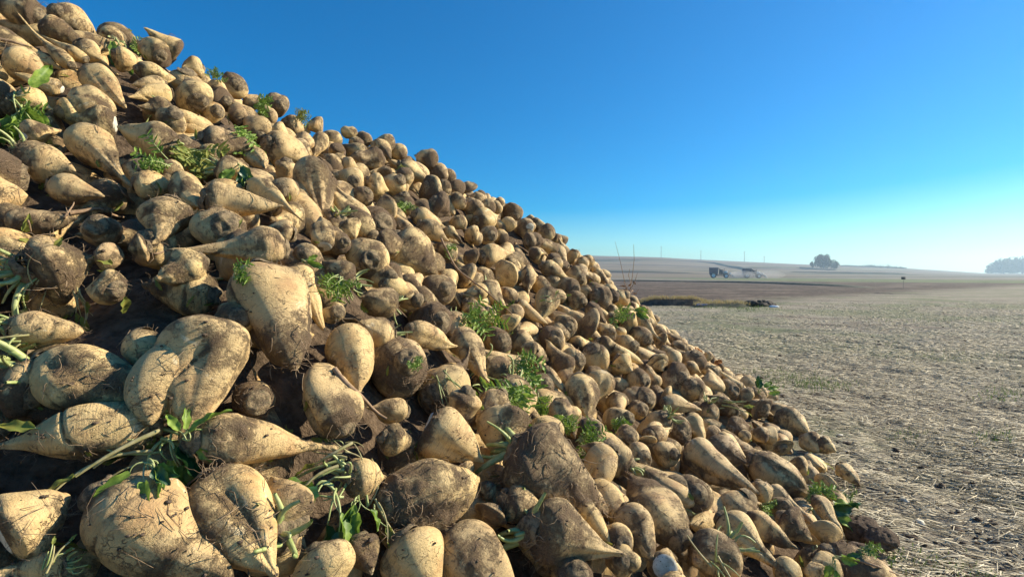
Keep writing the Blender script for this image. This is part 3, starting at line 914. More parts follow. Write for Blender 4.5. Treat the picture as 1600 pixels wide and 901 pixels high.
def stub_mesh(b, fr, n):
    r = np.random.default_rng(b.seed + 66)
    J = Join()
    for _ in range(n):
        a, q = r.uniform(0, 6.28), fr['c0'] * r.uniform(.1, .85)
        p0 = np.array([-fr['Rr'] * .12, fr['cy'] + q * math.cos(a), fr['cz'] + q * math.sin(a)])
        out = unit(np.array([-1.0, .8 * math.cos(a), .8 * math.sin(a)]) + r.normal(size=3) * .35)
        ln = fr['Rr'] * r.uniform(.35, 1.3)
        V, Q = tube(curve(p0, p0 + out * ln, r.normal(size=3) * ln * .15), np.linspace(.11, .05, 6) * fr['Rr'] * r.uniform(.5, 1.1), 6)
        J.add(V, Q)
    return J.mesh('leaf_stubs')

for i in IND:
    b = allb[i]
    big = cnt[i]
    nu, nv = (84, 64) if big > 420 else (56, 44) if big > 120 else (34, 28)
    Vf, Q, Tt, mudf, fr = beet_geo(b, nu, nv, True)
    rr = np.random.default_rng(b.seed + 5)
    tone = (.30 if 'd' in b.fl else 0) + rr.uniform(0, .35) + (.12 if 'M' in b.fl else 0)  # the 'd' mark darkens the skin, for some beets as painted shade
    me = mesh_np('sugar_beet', Vf, Q, Tt, True, {'mud': mudf, 'tone': np.full(len(Vf), min(tone, .9))})
    o = link('sugar_beet', me, M['beet'])
    o.matrix_world = b.mat
    tag(o, b.label or 'sugar beet on the heap', 'sugar beet', GRP)
    link('crown', crown_mesh(b, fr, 12 if big > 120 else 6, 30 if big > 120 else 14), M['cut'] if 'x' in b.fl else M['crown'], o)
    if big > 70 and 'c' not in b.fl:
        n = int(min(320, 30 + big * .16) * (2.6 if 'R' in b.fl else 1.4 if 'M' in b.fl else 1.0 if 'm' in b.fl or 'g' in b.fl else .5))
        rh = link('root_hair', strands(b, Vf, mudf, n, b.W * .30, 3.0 if 'g' in b.fl or 'M' in b.fl else 1.2), M['rootlet'], o)
        rh['kind'] = 'stuff'
    if 'g' in b.fl:
        link('leaf_stubs', stub_mesh(b, fr, 11), M['stalk'], o)

J = Join()
for i, b in enumerate(allb):
    if i in indset: continue
    Vf, Q, Tt, mudf, fr = beet_geo(b, 20, 18, True)
    mw = np.array(b.mat)
    rr = np.random.default_rng(b.seed + 5)
    tone = (.25 if 'd' in b.fl else 0) + rr.uniform(0, .4)
    J.add(Vf @ mw[:3, :3].T + mw[:3, 3], Q, Tt, mud=mudf, tone=tone)
o = link('beet_heap', J.mesh('beet_heap'), M['beet'])
tag(o, 'mass of smaller and half-buried sugar beets filling the heap behind the others', 'beet heap', None, 'stuff')

# soil heap the beets lie on
ii, jj = np.arange(0, len(GX), 1), np.arange(0, len(GY), 1)
XX, YY = np.meshgrid(GX[ii], GY[jj], indexing='ij')
ZZ = heap_z(XX, YY) - .135
ZZ = ZZ + .02 * wob(np.stack([XX, YY, 0 * XX], -1), 5, 14)
ZZ = np.maximum(ZZ, -.4)
o = link('soil_mound', mesh_np('soil_mound', np.stack([XX, YY, ZZ], -1).reshape(-1, 3), grid_quads(len(ii), len(jj), False)), M['core'])
tag(o, kind='structure')


# ------------------------------------------------------------------ ground and hills
HU = [-2500, -600, 300, 900, 988, 1031, 1097, 1162, 1250, 1316, 1403, 1469, 1534, 1560, 1700, 3000]
HV = [392, 394, 396, 399, 400.5, 401.6, 405.5, 409, 413, 414.5, 418, 422, 426.5, 427, 427.5, 428]
def hill_z(x, y):
    x, y = np.asarray(x, float), np.asarray(y, float)
    yy = np.maximum(y, 1.0)
    u = CU + F * x / yy
    Hh = (V0 - np.interp(u, HU, HV)) / F * 700 + CAMH
    s = np.interp(yy, [0, 190, 260, 350, 480, 600, 700, 850, 1500], [0, 0, .08, .24, .56, .84, 1.0, 1.04, .5])
    return Hh * s
def ground_z(x, y):
    x, y = np.asarray(x, float), np.asarray(y, float)
    r = np.hypot(x, y)
    P = np.stack([x, y, 0 * x], -1)
    a = .016 * wob(P, 31, 4.0) + .011 * wob(P, 32, 13.0, 12) + .02 * wob(P, 33, 1.1)
    return a * np.clip((45 - r) / 30, 0, 1)
def terr_hit(u, v):
    r = ray(u, v)
    d = np.geomspace(1, 1400, 5000)
    P = CAM + d[:, None] * r
    g = P[:, 2] - hill_z(P[:, 0], P[:, 1])
    k = np.where(g < 0)[0]
    return P[k[0]] if len(k) else P[np.argmin(g / d)]

def mat_ground():
    s = NT('field_ground')
    geo = s.n('ShaderNodeNewGeometry').outputs['Position']
    sep = s.n('ShaderNodeSeparateXYZ'); s.L.new(geo, sep.inputs[0])
    X, Y = sep.outputs['X'], sep.outputs['Y']
    st = s.n('ShaderNodeMapping'); st.inputs['Scale'].default_value = (1, 1, 1); s.L.new(geo, st.inputs['Vector'])
    n_big, n_mid = s.noise(geo, .35, 5, .65), s.noise(geo, 1.6, 6, .7)
    n_f, n_ff = s.noise(geo, 11, 6, .75, 1.2), s.noise(geo, 55, 5, .8, .8)
    straw = s.mix(s.smooth(n_ff, .35, .65), (.185, .158, .118), (.44, .39, .295))
    soil = s.mix(s.smooth(n_ff, .3, .7), (.075, .060, .047), (.19, .155, .12))
    k = s.math('ADD', s.math('MULTIPLY', n_f, .6), s.math('MULTIPLY', n_mid, .6))
    k = s.math('ADD', k, s.math('MULTIPLY', s.math('SUBTRACT', n_big, .5), .5))
    tm = s.n('ShaderNodeMapping'); tm.inputs['Rotation'].default_value = (0, 0, .37); tm.inputs['Scale'].default_value = (.12, 1.5, 1); s.L.new(geo, tm.inputs['Vector'])
    tracks = s.noise(tm.outputs[0], 1.0, 4, .6, .3)
    k = s.math('ADD', k, s.math('MULTIPLY', s.math('SUBTRACT', tracks, .5), .75))
    near = s.mix(s.smooth(k, .34, .64), soil, straw)
    green = s.mix(s.smooth(n_ff, .35, .65), (.085, .10, .050), (.22, .24, .125))
    near = s.mix(s.math('MULTIPLY', s.smooth(s.math('ADD', n_big, s.math('MULTIPLY', n_f, .35)), .62, .80), .8), near, green)
    # ploughed brown field beyond the straw
    edge = s.math('ADD', Y, s.math('MULTIPLY', s.math('SUBTRACT', n_mid, .5), 7.0))
    edge = s.math('SUBTRACT', edge, s.math('MULTIPLY', s.math('MAXIMUM', s.math('SUBTRACT', X, 8.0), 0.0), .75))
    pl = s.smooth(edge, 15.5, 21.0)
    plough = s.mix(s.smooth(s.noise(geo, 2.6, 6, .8), .38, .62), (.050, .038, .030), (.15, .112, .085))
    plough = s.mix(s.smooth(s.noise(geo, .22, 5, .7), .50, .62), plough, (.20, .155, .115))
    c = s.mix(pl, near, plough)
    # strip of green winter crop before the far bank, stubble beyond it
    f1 = s.smooth(s.math('ADD', Y, s.math('MULTIPLY', X, .95)), 118.0, 122.0)
    stub = s.mix(s.smooth(s.noise(geo, .12, 6, .75), .4, .6), (.16, .135, .10), (.25, .215, .16))
    gr = s.mix(s.smooth(s.noise(geo, .3, 5, .7), .4, .6), (.105, .13, .055), (.19, .20, .10))
    gmask = s.math('MULTIPLY', s.smooth(X, 38, 48), s.math('SUBTRACT', 1.0, s.smooth(X, 88, 108)))
    c2 = s.mix(gmask, stub, gr)
    s.color(s.mix(f1, c, c2))
    b = s.bump(n_mid, .5, .05)
    h = s.math('ADD', n_f, s.math('MULTIPLY', n_ff, .45))
    s.bump(h, .9, .030, b)
    s.bsdf.inputs['Roughness'].default_value = .95
    s.bsdf.inputs['Specular IOR Level'].default_value = .1
    return s.m

def mat_hill():
    s = NT('hill_fields')
    geo = s.n('ShaderNodeNewGeometry').outputs['Position']
    mp = s.n('ShaderNodeMapping'); mp.inputs['Scale'].default_value = (.0016, .011, .011); mp.inputs['Rotation'].default_value = (0, 0, .10)
    s.L.new(geo, mp.inputs['Vector'])
    strips = s.noise(mp.outputs[0], 1.0, 2.5, .5)
    r = s.n('ShaderNodeValToRGB'); s.L.new(strips, r.inputs[0])
    e = r.color_ramp; e.interpolation = 'CONSTANT'
    e.elements[0].position = 0; e.elements[0].color = (.18, .14, .095, 1)
    e.elements[1].position = .38; e.elements[1].color = (.13, .10, .075, 1)
    for p, c in ((.44, (.20, .155, .10, 1)), (.50, (.10, .10, .06, 1)), (.53, (.215, .17, .115, 1)), (.60, (.16, .115, .085, 1)), (.66, (.19, .15, .10, 1))):
        x = e.elements.new(p); x.color = c
    n = s.noise(geo, .05, 6, .75)
    c = s.mix(s.math('MULTIPLY', s.smooth(n, .45, .7), .5), r.outputs[0], (.27, .22, .16))
    s.color(c)
    s.bump(n, .4, .8)
    s.bsdf.inputs['Roughness'].default_value = .95; s.bsdf.inputs['Specular IOR Level'].default_value = .05
    return s.m

rad = np.concatenate([np.linspace(.15, 12, 230)[:-1], np.geomspace(12, 1500, 120)])
th = np.concatenate([np.linspace(-R_(62), R_(62), 330), np.linspace(R_(62), R_(298), 60)[1:-1]])
RA, TH = np.meshgrid(rad, th, indexing='ij')
GX_, GY_ = RA * np.sin(TH), RA * np.cos(TH)
V = np.stack([GX_, GY_, ground_z(GX_, GY_)], -1).reshape(-1, 3)
Q = grid_quads(len(rad), len(th), True)
V = np.vstack([V, [[0, 0, 0]]])
jt = np.arange(len(th))
o = link('ground', mesh_np('ground', V, Q, np.stack([np.full(len(th), len(V) - 1), jt, (jt + 1) % len(th)], -1)[:, ::-1]), mat_ground())
tag(o, kind='structure')

yy = np.geomspace(185, 1480, 140); uu = np.linspace(-1.6, 1.6, 160)
YY2, UU2 = np.meshgrid(yy, uu, indexing='ij')
XX2 = UU2 * YY2
keep = np.minimum(np.clip(1450 / np.hypot(XX2, YY2), 0, 1), 1)
XX2, YY3 = XX2 * keep, YY2 * keep
zz = hill_z(XX2, YY3) - .06 + (.35 * wob(np.stack([XX2, YY3, 0 * XX2], -1), 41, .03)) * np.clip((YY3 - 230) / 200, 0, 1)
o = link('hillside', mesh_np('hillside', np.stack([XX2, YY3, zz], -1).reshape(-1, 3), grid_quads(140, 160, False)[:, ::-1]), mat_hill())
tag(o, kind='structure')

M['verge'] = mat_simple('verge_grass', (.055, .058, .032), (.12, .112, .065), 1.5, .8, .1, offset=False)
M['drygrass'] = mat_leaf('dry_grass', (.36, .27, .11), (.52, .42, .21), .2, .7, .3)
M['grass'] = mat_leaf('field_weed', (.07, .13, .03), (.17, .23, .07), .2, .6, .35)
M['soil_and_shade'] = mat_simple('dark_soil_and_shade', (.030, .024, .020), (.085, .068, .052), 6, 1.0, .05)  # dark soil; on the grassy bank this tone paints the shaded face

def ridge(name, px, width, height, mat, label, seed):
    """a low grassy bank that follows the terrain through a few seen points"""
    P = np.array([terr_hit(u, v) for u, v in px])
    cum = np.r_[0, np.cumsum(np.linalg.norm(np.diff(P, axis=0), axis=1))]
    t = np.linspace(0, cum[-1], 160)
    C = np.stack([np.interp(t, cum, P[:, k]) for k in range(3)], -1)
    C[:, 2] = hill_z(C[:, 0], C[:, 1])
    tg = np.gradient(C, axis=0); tg[:, 2] = 0; tg /= np.linalg.norm(tg, axis=1)[:, None]
    sd = np.stack([-tg[:, 1], tg[:, 0], 0 * t], -1)
    hv = height * (1 + .22 * wob(C, seed, .35 / width)) * np.clip(np.minimum(t, cum[-1] - t) / (cum[-1] * .06), .1, 1)
    q = np.linspace(-1, 1, 9)
    V = C[:, None] + sd[:, None] * (q * width / 2)[None, :, None]
    V[..., 2] += hv[:, None] * (1 - q ** 2)[None] ** .8 - .04 * height
    o = link(name, mesh_np(name, V.reshape(-1, 3), grid_quads(160, 9, False)), mat)
    tag(o, label, None, None, 'stuff')
    return o
ridge('grass_verge', [(700, 436), (900, 438), (1040, 439.5), (1180, 442), (1290, 446), (1370, 450)], 1.3, .22, M['verge'], 'dark grassy verge along the near edge of the far field', 1)
ridge('grass_verge', [(800, 406.8), (900, 406.6), (990, 406.2), (1090, 408.5), (1120, 412), (1160, 420), (1182, 425)], 5, 1.1, M['verge'], 'dark field edge curving down the hillside', 2)
ridge('grass_verge', [(800, 424), (930, 424.5), (1000, 425.5), (1090, 427)], 4, .6, M['verge'], 'dark strip between two stubble fields on the hillside', 3)
ridge('grass_verge', [(1150, 418), (1250, 419), (1300, 422.5), (1380, 422), (1440, 423)], 5, 1.2, M['verge'], 'dark field margin at the foot of the lone tree', 4)
ridge('grass_verge', [(1230, 425), (1330, 427), (1420, 428.5)], 3, .8, M['verge'], 'faint field margin below the lone tree', 5)

# ------------------------------------------------------------------ scatter helpers
def rot_rand(n, r, flat):
    a = r.uniform(0, 6.28, n); p = r.normal(size=n) * flat
    return np.stack([np.cos(a) * np.cos(p), np.sin(a) * np.cos(p), np.sin(p)], -1)
def prisms(C, D, ln, wd, bend=0.0, r=None):
    """many thin three-sided stems, each with a slight bend, as arrays"""
    n = len(C)
    up = np.tile([0, 0, 1.0], (n, 1)); up[np.abs(D[:, 2]) > .9] = [1, 0, 0]
    S = np.cross(D, up); S /= np.linalg.norm(S, axis=1)[:, None]
    Uv = np.cross(S, D)
    off = (r.normal(size=(n, 1)) * S + np.abs(r.normal(size=(n, 1))) * .5 * Uv) * bend * ln[:, None]
    rows = []
    for k, (t, sc, bb) in enumerate(((-.5, .8, 0), (0, 1, 1), (.5, .45, 0))):
        c = C + D * (ln * t)[:, None] + off * bb
        for a in (0, 2.09, 4.19):
            rows.append(c + (S * math.cos(a) + Uv * math.sin(a)) * (wd * sc)[:, None])
    V = np.stack(rows, 1).reshape(-1, 3)
    q = []
    for k in (0, 3):
        for j in range(3):
            q.append([k + j, k + (j + 1) % 3, k + 3 + (j + 1) % 3, k + 3 + j])
    Q = (np.array(q)[None] + (np.arange(n) * 9)[:, None, None]).reshape(-1, 4)
    tri = (np.array([[0, 2, 1], [6, 7, 8]])[None] + (np.arange(n) * 9)[:, None, None]).reshape(-1, 3)
    return V, Q, tri
def lumps(C, rad, r, nu=7, nv=9, squash=.7):
    n = len(C)
    ph = np.linspace(0, math.pi, nu)[:, None]; t = (np.arange(nv) * 2 * math.pi / nv)[None]
    S = np.stack([np.sin(ph) * np.cos(t), np.sin(ph) * np.sin(t), np.cos(ph) + 0 * t], -1).reshape(-1, 3)
    k = r.normal(size=(n, 4, 3)) * 2.2; p = r.uniform(0, 6.28, (n, 4))
    d = 1 + .13 * np.sin(np.einsum('vc,nkc->nvk', S, k) + p[:, None]).sum(-1)
    st = np.stack([r.uniform(.75, 1.3, n), r.uniform(.75, 1.3, n), r.uniform(.6, 1.1, n) * squash], -1)
    V = C[:, None] + S[None] * d[..., None] * (rad[:, None] * st)[:, None]
    Q = (grid_quads(nu, nv, True)[None] + (np.arange(n) * nu * nv)[:, None, None]).reshape(-1, 4)
    return V.reshape(-1, 3), Q

rs = np.random.default_rng(11)
def ground_pts(n, dmin, dmax, powr=1.0):
    d = dmin * (dmax / dmin) ** (rs.uniform(0, 1, n) ** powr)
    u = rs.uniform(-.05, 1.6, n)
    x, y = u * d, d
    ok = heap_z(x, y) < .04
    x, y = x[ok], y[ok]
    return np.stack([x, y, ground_z(x, y)], -1)
P = ground_pts(88000, 1.25, 18, .85)
n = len(P)
ln = rs.uniform(.025, .13, n) * (1 + .8 * (rs.uniform(size=n) > .93)); wd = rs.uniform(.0009, .0026, n) * np.clip(P[:, 1] / 4.0, 1, 2.2)
D = rot_rand(n, rs, .16)
kp = wob(P, 91, 1.1) * .6 + wob(P, 92, 4.0) * .6 + rs.normal(size=n) * .35 > -.55 + np.clip((P[:, 1] - 5) / 12, 0, .7)
P, ln, wd, D = P[kp], ln[kp], wd[kp], D[kp]; n = len(P)
# the straw lies mostly along the track of the machines
al = np.tile(unit([.93, -.36, 0]), (n, 1)) + rs.normal(size=(n, 3)) * [.45, .45, .10]
al /= np.linalg.norm(al, axis=1)[:, None]
D = np.where((rs.uniform(size=n) < .7)[:, None], al, D)
V, Q, T = prisms(P + [0, 0, .008], D, ln, wd, .10, rs)
o = link('straw_litter', mesh_np('straw_litter', V, Q, T), M['straw'])
tag(o, 'dry straw scattered over the trampled ground', None, None, 'stuff')
P = ground_pts(5000, 1.25, 16, .8)
V, Q = lumps(P + [0, 0, .002], np.abs(rs.normal(size=len(P))) * .007 + .0025, rs)
o = link('soil_crumbs', mesh_np('soil_crumbs', V, Q), M['soil'])
tag(o, 'small clods of soil scattered over the trampled ground', None, None, 'stuff')

P = ground_pts(900, 1.3, 14, .8)
V, Q = lumps(P + [0, 0, .006], np.abs(rs.normal(size=len(P))) * .008 + .004, rs, 6, 8, .35)
M['chip'] = mat_simple('pale_root_chip', (.50, .44, .32), (.72, .66, .52), 60, .3, .003, offset=False)
o = link('root_chips', mesh_np('root_chips', V, Q), M['chip'])
tag(o, 'pale chips of beet and husk strewn over the trampled ground', None, None, 'stuff')
def blades(C, ln, wd, r, spread=.6):
    n = len(C)
    a = r.uniform(0, 6.28, n)
    o_ = np.stack([np.cos(a), np.sin(a), 0 * a], -1); s_ = np.stack([-np.sin(a), np.cos(a), 0 * a], -1)
    lean = r.uniform(.1, 1, n) * spread
    rows = []
    for t, w in ((0, 1.), (.4, .85), (.75, .5), (1, .05)):
        c = C + o_ * (ln * lean * t ** 1.7)[:, None] + np.array([0, 0, 1.0]) * (ln * (t - .35 * lean * t * t))[:, None]
        rows += [c - s_ * (wd * w)[:, None], c + s_ * (wd * w)[:, None]]
    V = np.stack(rows, 1).reshape(-1, 3)
    q = np.array([[0, 1, 3, 2], [2, 3, 5, 4], [4, 5, 7, 6]])
    return V, (q[None] + (np.arange(n) * 8)[:, None, None]).reshape(-1, 4)
def patch(u, v, wpx, hpx, n, hgt, r):
    """blade roots in a patch of ground seen at this pixel"""
    uu = u + r.normal(size=n) * wpx / 2.4; vv = v + r.normal(size=n) * hpx / 2.4
    d = CAMH * F / np.clip(vv - V0, 4, 600)
    P = np.stack([(uu - CU) / F * d, d, 0 * d], -1)
    P[:, 2] = ground_z(P[:, 0], P[:, 1])
    P = P[heap_z(P[:, 0], P[:, 1]) < .05]
    return P, np.full(len(P), hgt) * r.uniform(.5, 1.3, len(P))
PP, LL = [], []
for u, v, w, h, n, hg in ((1245, 598, 90, 14, 420, .035), (1215, 585, 70, 10, 300, .03), (1290, 606, 60, 12, 260, .04), (1420, 678, 44, 12, 110, .026), (1500, 560, 160, 14, 500, .03),
                         (1560, 690, 40, 16, 140, .03), (1480, 880, 90, 30, 160, .022), (1550, 895, 60, 20, 90, .02), (1340, 540, 120, 10, 260, .03), (1575, 620, 60, 16, 200, .03),
                         (1330, 770, 26, 34, 90, .04), (1400, 880, 50, 30, 110, .03), (1150, 480, 90, 4, 300, .07), (1180, 486, 50, 4, 160, .06), (1450, 500, 200, 8, 260, .05)):
    p, l = patch(u, v, w, h, n, hg, rs); PP.append(p); LL.append(l)
P, Lq = np.concatenate(PP), np.concatenate(LL)
V, Q = blades(P, Lq, Lq * .055 + .0006, rs, .9)
o = link('ground_weeds', mesh_np('ground_weeds', V, Q), M['grass'])
tag(o, 'low green weeds in patches on the trampled ground', None, None, 'stuff')

# grassy bank in the middle distance, the shade of its near face painted in as dark soil
def bank(name, u0, u1, v, height, depth, mat, label, seed, cat=None):
    d = CAMH * F / (v - V0)
    x0, x1 = (u0 - CU) / F * d, (u1 - CU) / F * d
    a, q = np.linspace(0, 1, 70), np.linspace(-1, 1, 15)
    A, Qq = np.meshgrid(a, q, indexing='ij')
    X = x0 + (x1 - x0) * A; Y = d + depth / 2 + Qq * depth / 2 + .3 * wob(np.stack([X, 0 * X, 0 * X], -1), seed + 1, .8)
    env = np.clip(np.minimum(A, 1 - A) / .22, 0, 1) ** .7
    Z = height * env * np.clip(1 - np.abs(Qq) ** 2.4, 0, 1) * (1 + .3 * wob(np.stack([X, Y, 0 * X], -1), seed, 2.2)) - .03
    o = link(name, mesh_np(name, np.stack([X, Y, Z], -1).reshape(-1, 3), grid_quads(70, 15, False)[:, ::-1]), mat)
    return o, (x0, x1, d, depth)
o, bk = bank('earth_bank', 1000, 1118, 477, .24, .8, M['soil_and_shade'], None, 3); tag(o, kind='structure')
o, bk2 = bank('earth_bank', 1095, 1185, 480, .13, .9, M['verge'], None, 5); tag(o, kind='structure')
PP = []
for (x0, x1, d, dp), n, hh in ((bk, 1500, .20), (bk2, 700, .10)):
    a = rs.uniform(.02, .98, n); env = np.clip(np.minimum(a, 1 - a) / .22, 0, 1) ** .7
    PP.append(np.stack([x0 + (x1 - x0) * a, d + dp * rs.uniform(.3, .95, n), hh * env * .9], -1))
P = np.concatenate(PP); Lq = rs.uniform(.05, .17, len(P))
V, Q = blades(P, Lq, np.full(len(P), .006), rs, .8)
o = link('dry_grass', mesh_np('dry_grass', V, Q), M['drygrass'])
tag(o, 'dry golden grass along the top of the low earth bank', None, None, 'stuff')
for args in ((1386, 1424, 451.5, .10, .9, 7), (1372, 1404, 459, .07, .6, 8), (1385, 1480, 460, .05, .6, 9)):
    o, _ = bank('earth_bank', args[0], args[1], args[2], args[3], args[4], M['soil_and_shade'], None, args[5]); tag(o, kind='structure')

def ground_at(u, v):
    d = CAMH * F / (v - V0)
    return np.array([(u - CU) / F * d, d, 0.0])
# dark pile with a white bag lying beside it, and a grey-blue bag at the bank
r = np.random.default_rng(4)
p = ground_at(1190, 478)
V, Q = lumps(p + np.c_[np.clip(r.normal(size=46), -1.6, 1.6) * .22, np.clip(r.normal(size=46), -1.6, 1.6) * .12, np.abs(r.normal(size=46)) * .05], r.uniform(.09, .16, 46), r)
o = link('waste_pile', mesh_np('waste_pile', V, Q), M['soil_and_shade'])
tag(o, 'low dark pile of waste lying on the field by a white bag', 'pile')
M['bag'] = mat_simple('white_plastic', (.62, .66, .70), (.80, .82, .84), 9, .6, .02, .4, .5)
M['bluebag'] = mat_simple('blue_plastic', (.10, .13, .24), (.20, .24, .36), 9, .6, .02, .4, .5)
def bag(u, v, s, mat, label, seed):
    r = np.random.default_rng(seed)
    p = ground_at(u, v)
    ph = np.linspace(0, math.pi, 22)[:, None]; t = np.linspace(0, 2 * math.pi, 28, endpoint=False)[None]
    S = np.stack([np.sin(ph) * np.cos(t) * 1.5, np.sin(ph) * np.sin(t), (np.cos(ph) + 0 * t) * .42], -1).reshape(-1, 3)
    S *= (1 + .16 * wob(S, seed, 3) + .10 * np.abs(wob(S, seed + 1, 8)))[:, None]
    V = p + S * s + [0, 0, s * .34]
    o = link('plastic_bag', mesh_np('plastic_bag', V, grid_quads(22, 28, True)), mat)
    tag(o, label, 'bag')
bag(1210, 480.5, .085, M['bag'], 'crumpled white plastic bag beside the dark pile on the field', 21)
bag(1097, 478.5, .12, M['bluebag'], 'blue-grey plastic bag at the end of the grassy bank', 22)

# small dark box on a post
M['dark_wood'] = mat_simple('dark_weathered_wood', (.045, .042, .045), (.09, .085, .09), 12, .4, .01)
M['post_metal'] = mat_simple('grey_post', (.13, .13, .13), (.2, .2, .2), 12, .2, .01)
p = ground_at(1411.5, 450)
o = empty('field_marker', p); tag(o, 'small dark box on a thin post standing in the open field', 'marker post')
J = Join(); V, Q = tube([(0, 0, -.05), (.005, 0, .3), (0, .004, .62)], .010, 8); J.add(V, Q)
link('post', J.mesh('post'), M['post_metal'], o)
J = Join(); V, Q = boxm((0, 0, .73), (.20, .18, .17), .3); J.add(V, Q); V, Q = boxm((0, 0, .855), (.23, .21, .022), .3); J.add(V, Q)
link('box', J.mesh('box', False), M['dark_wood'], o)

# ------------------------------------------------------------------ the two machines in the far field
M['navy'] = mat_simple('navy_paint', (.016, .024, .085), (.030, .042, .12), 2, .05, .01, .4, .5)
M['slate'] = mat_simple('dusty_slate_paint', (.045, .05, .09), (.08, .085, .13), 2, .05, .01, .5, .5)
M['white'] = mat_simple('white_machine_paint', (.62, .62, .60), (.78, .78, .77), 2, .05, .01, .45, .5)
M['rubber'] = mat_simple('tyre_rubber', (.014, .014, .015), (.030, .028, .027), 8, .3, .01, .8, .3)
M['steel'] = mat_simple('dark_steel', (.045, .043, .042), (.10, .095, .09), 6, .3, .01, .6, .5)
M['pane'] = mat_simple('cab_glass', (.012, .016, .022), (.020, .026, .034), 2, 0, 0, .08, .7)
def wheel(parent, c, rad, w):
    th = np.linspace(0, 2 * math.pi, 33)[:-1]
    prof = [(.62, -.5), (.9, -.5), (.98, -.36), (1, 0), (.98, .36), (.9, .5), (.62, .5)]
    V = np.array([[[c[0] + rad * a * math.cos(t), c[1] + w * b, c[2] + rad * a * math.sin(t) * (1 if (i % 2) or a < .95 else .985)] for i, t in enumerate(th)] for a, b in prof])
    wh = link('wheel', mesh_np('wheel', V.reshape(-1, 3), grid_quads(7, 32, True)), M['rubber'], parent)
    prof = [(.62, -.42), (.5, -.30), (.22, -.28), (.16, -.36), (.001, -.36)]
    J = Join()
    for s in (1, -1):
        V = np.array([[[c[0] + rad * a * math.cos(t), c[1] + w * b * s, c[2] + rad * a * math.sin(t)] for t in th] for a, b in prof])
        J.add(V.reshape(-1, 3), grid_quads(5, 32, True) if s == 1 else grid_quads(5, 32, True)[:, ::-1])
    link('rim', J.mesh('rim'), M['white'], wh)
def harvester(u, v, rot, paint, scale, label):
    p = terr_hit(u, v)
    o = empty('beet_harvester', (p[0], p[1], p[2]))
    o.rotation_euler.z = rot; o.scale = (scale,) * 3
    tag(o, label, 'harvester', 'harvesters working the far field')
    # tall hopper at the front (towards -x), hollow at the top
    a = np.array([[-3.9, -1.25], [-1.0, -1.25], [-1.0, 1.25], [-3.9, 1.25]])
    def ring(z, k, dx=0): return [(x * 1 + dx + (-2.45 - x) * k, y * (1 - k), z) for x, y in a]
    rows = [ring(1.05, .22), ring(1.5, .05), ring(3.45, 0), ring(3.55, -.02), ring(3.55, .05), ring(2.3, .08)]
    V = np.array(rows).reshape(-1, 3)
    Q = np.vstack([grid_quads(6, 4, True), [[20, 21, 22, 23], [3, 2, 1, 0]]])
    link('hopper', mesh_np('hopper', V, Q, None, False), paint, o)
    J = Join(); V, Q = boxm((.2, 0, .95), (7.4, .9, .34)); J.add(V, Q); V, Q = boxm((-2.4, 0, 1.2), (2.2, 1.3, .3)); J.add(V, Q)
    V, Q = boxm((1.4, 0, 1.35), (1.6, 1.1, .5)); J.add(V, Q)
    link('chassis', J.mesh('chassis', False), M['steel'], o)
    J = Join(); V, Q = boxm((-.1, 0, 2.0), (1.4, 1.7, 1.5)); V[V[:, 2] > 2.2, 0] *= .82; J.add(V, Q)
    V, Q = boxm((-.1, 0, 2.82), (1.5, 1.8, .12)); J.add(V, Q)
    cab = link('cab', J.mesh('cab', False), M['steel'], o)
    J = Join()
    for y in (-.87, .87):
        V, Q = boxm((-.08, y, 2.15), (.95, .03, .85)); J.add(V, Q)
    V, Q = boxm((.66, 0, 2.1), (.03, 1.35, .85)); J.add(V, Q)
    link('window', J.mesh('window', False), M['pane'], cab)
    J = Join(); V, Q = boxm((1.35, 0, 1.95), (1.2, 1.5, .75)); J.add(V, Q); V, Q = boxm((2.75, 0, 1.5), (.8, 1.9, .7)); J.add(V, Q)
    link('engine_cover', J.mesh('engine_cover', False), M['white'], o)
    J = Join()
    for y in (-.55, .55):
        V, Q = tube([(2.2, y, .8), (1.2, y, 1.9), (-.6, y, 3.1), (-1.4, y, 3.55)], .09, 6); J.add(V, Q)
    for k in range(9):
        f = k / 8; V, Q = boxm((2.2 - 3.6 * f, 0, .85 + 2.7 * f ** .9), (.1, 1.1, .1)); J.add(V, Q)
    link('elevator', J.mesh('elevator', False), M['steel'], o)
    J = Join(); V, Q = boxm((3.6, 0, .85), (.5, 2.7, .55)); J.add(V, Q)
    for k in range(6):
        V, Q = tube([(3.7, -1.2 + .48 * k, .8), (4.1, -1.2 + .48 * k, .45), (4.2, -1.2 + .48 * k, .1)], .06, 6); J.add(V, Q)
    link('lifting_header', J.mesh('lifting_header', False), M['white'], o)
    for x, rr_ in ((-2.5, .95), (1.5, .80)):
        for y in (-1.15, 1.15):
            wheel(o, (x, y, rr_), rr_, .55)
    J = Join(); V, Q = tube([(.95, .6, 2.2), (.95, .6, 3.1), (1.05, .6, 3.25)], .06, 8); J.add(V, Q)
    link('exhaust', J.mesh('exhaust'), M['steel'], o)
    return p
pa = harvester(1127, 434.4, -.35, M['navy'], 1.0, 'navy beet harvester with a tall hopper and white panels, ahead in the far field')
pb = harvester(1178, 434.4, -.25, M['slate'], .92, 'paler harvester half hidden in dust, following behind the navy one')

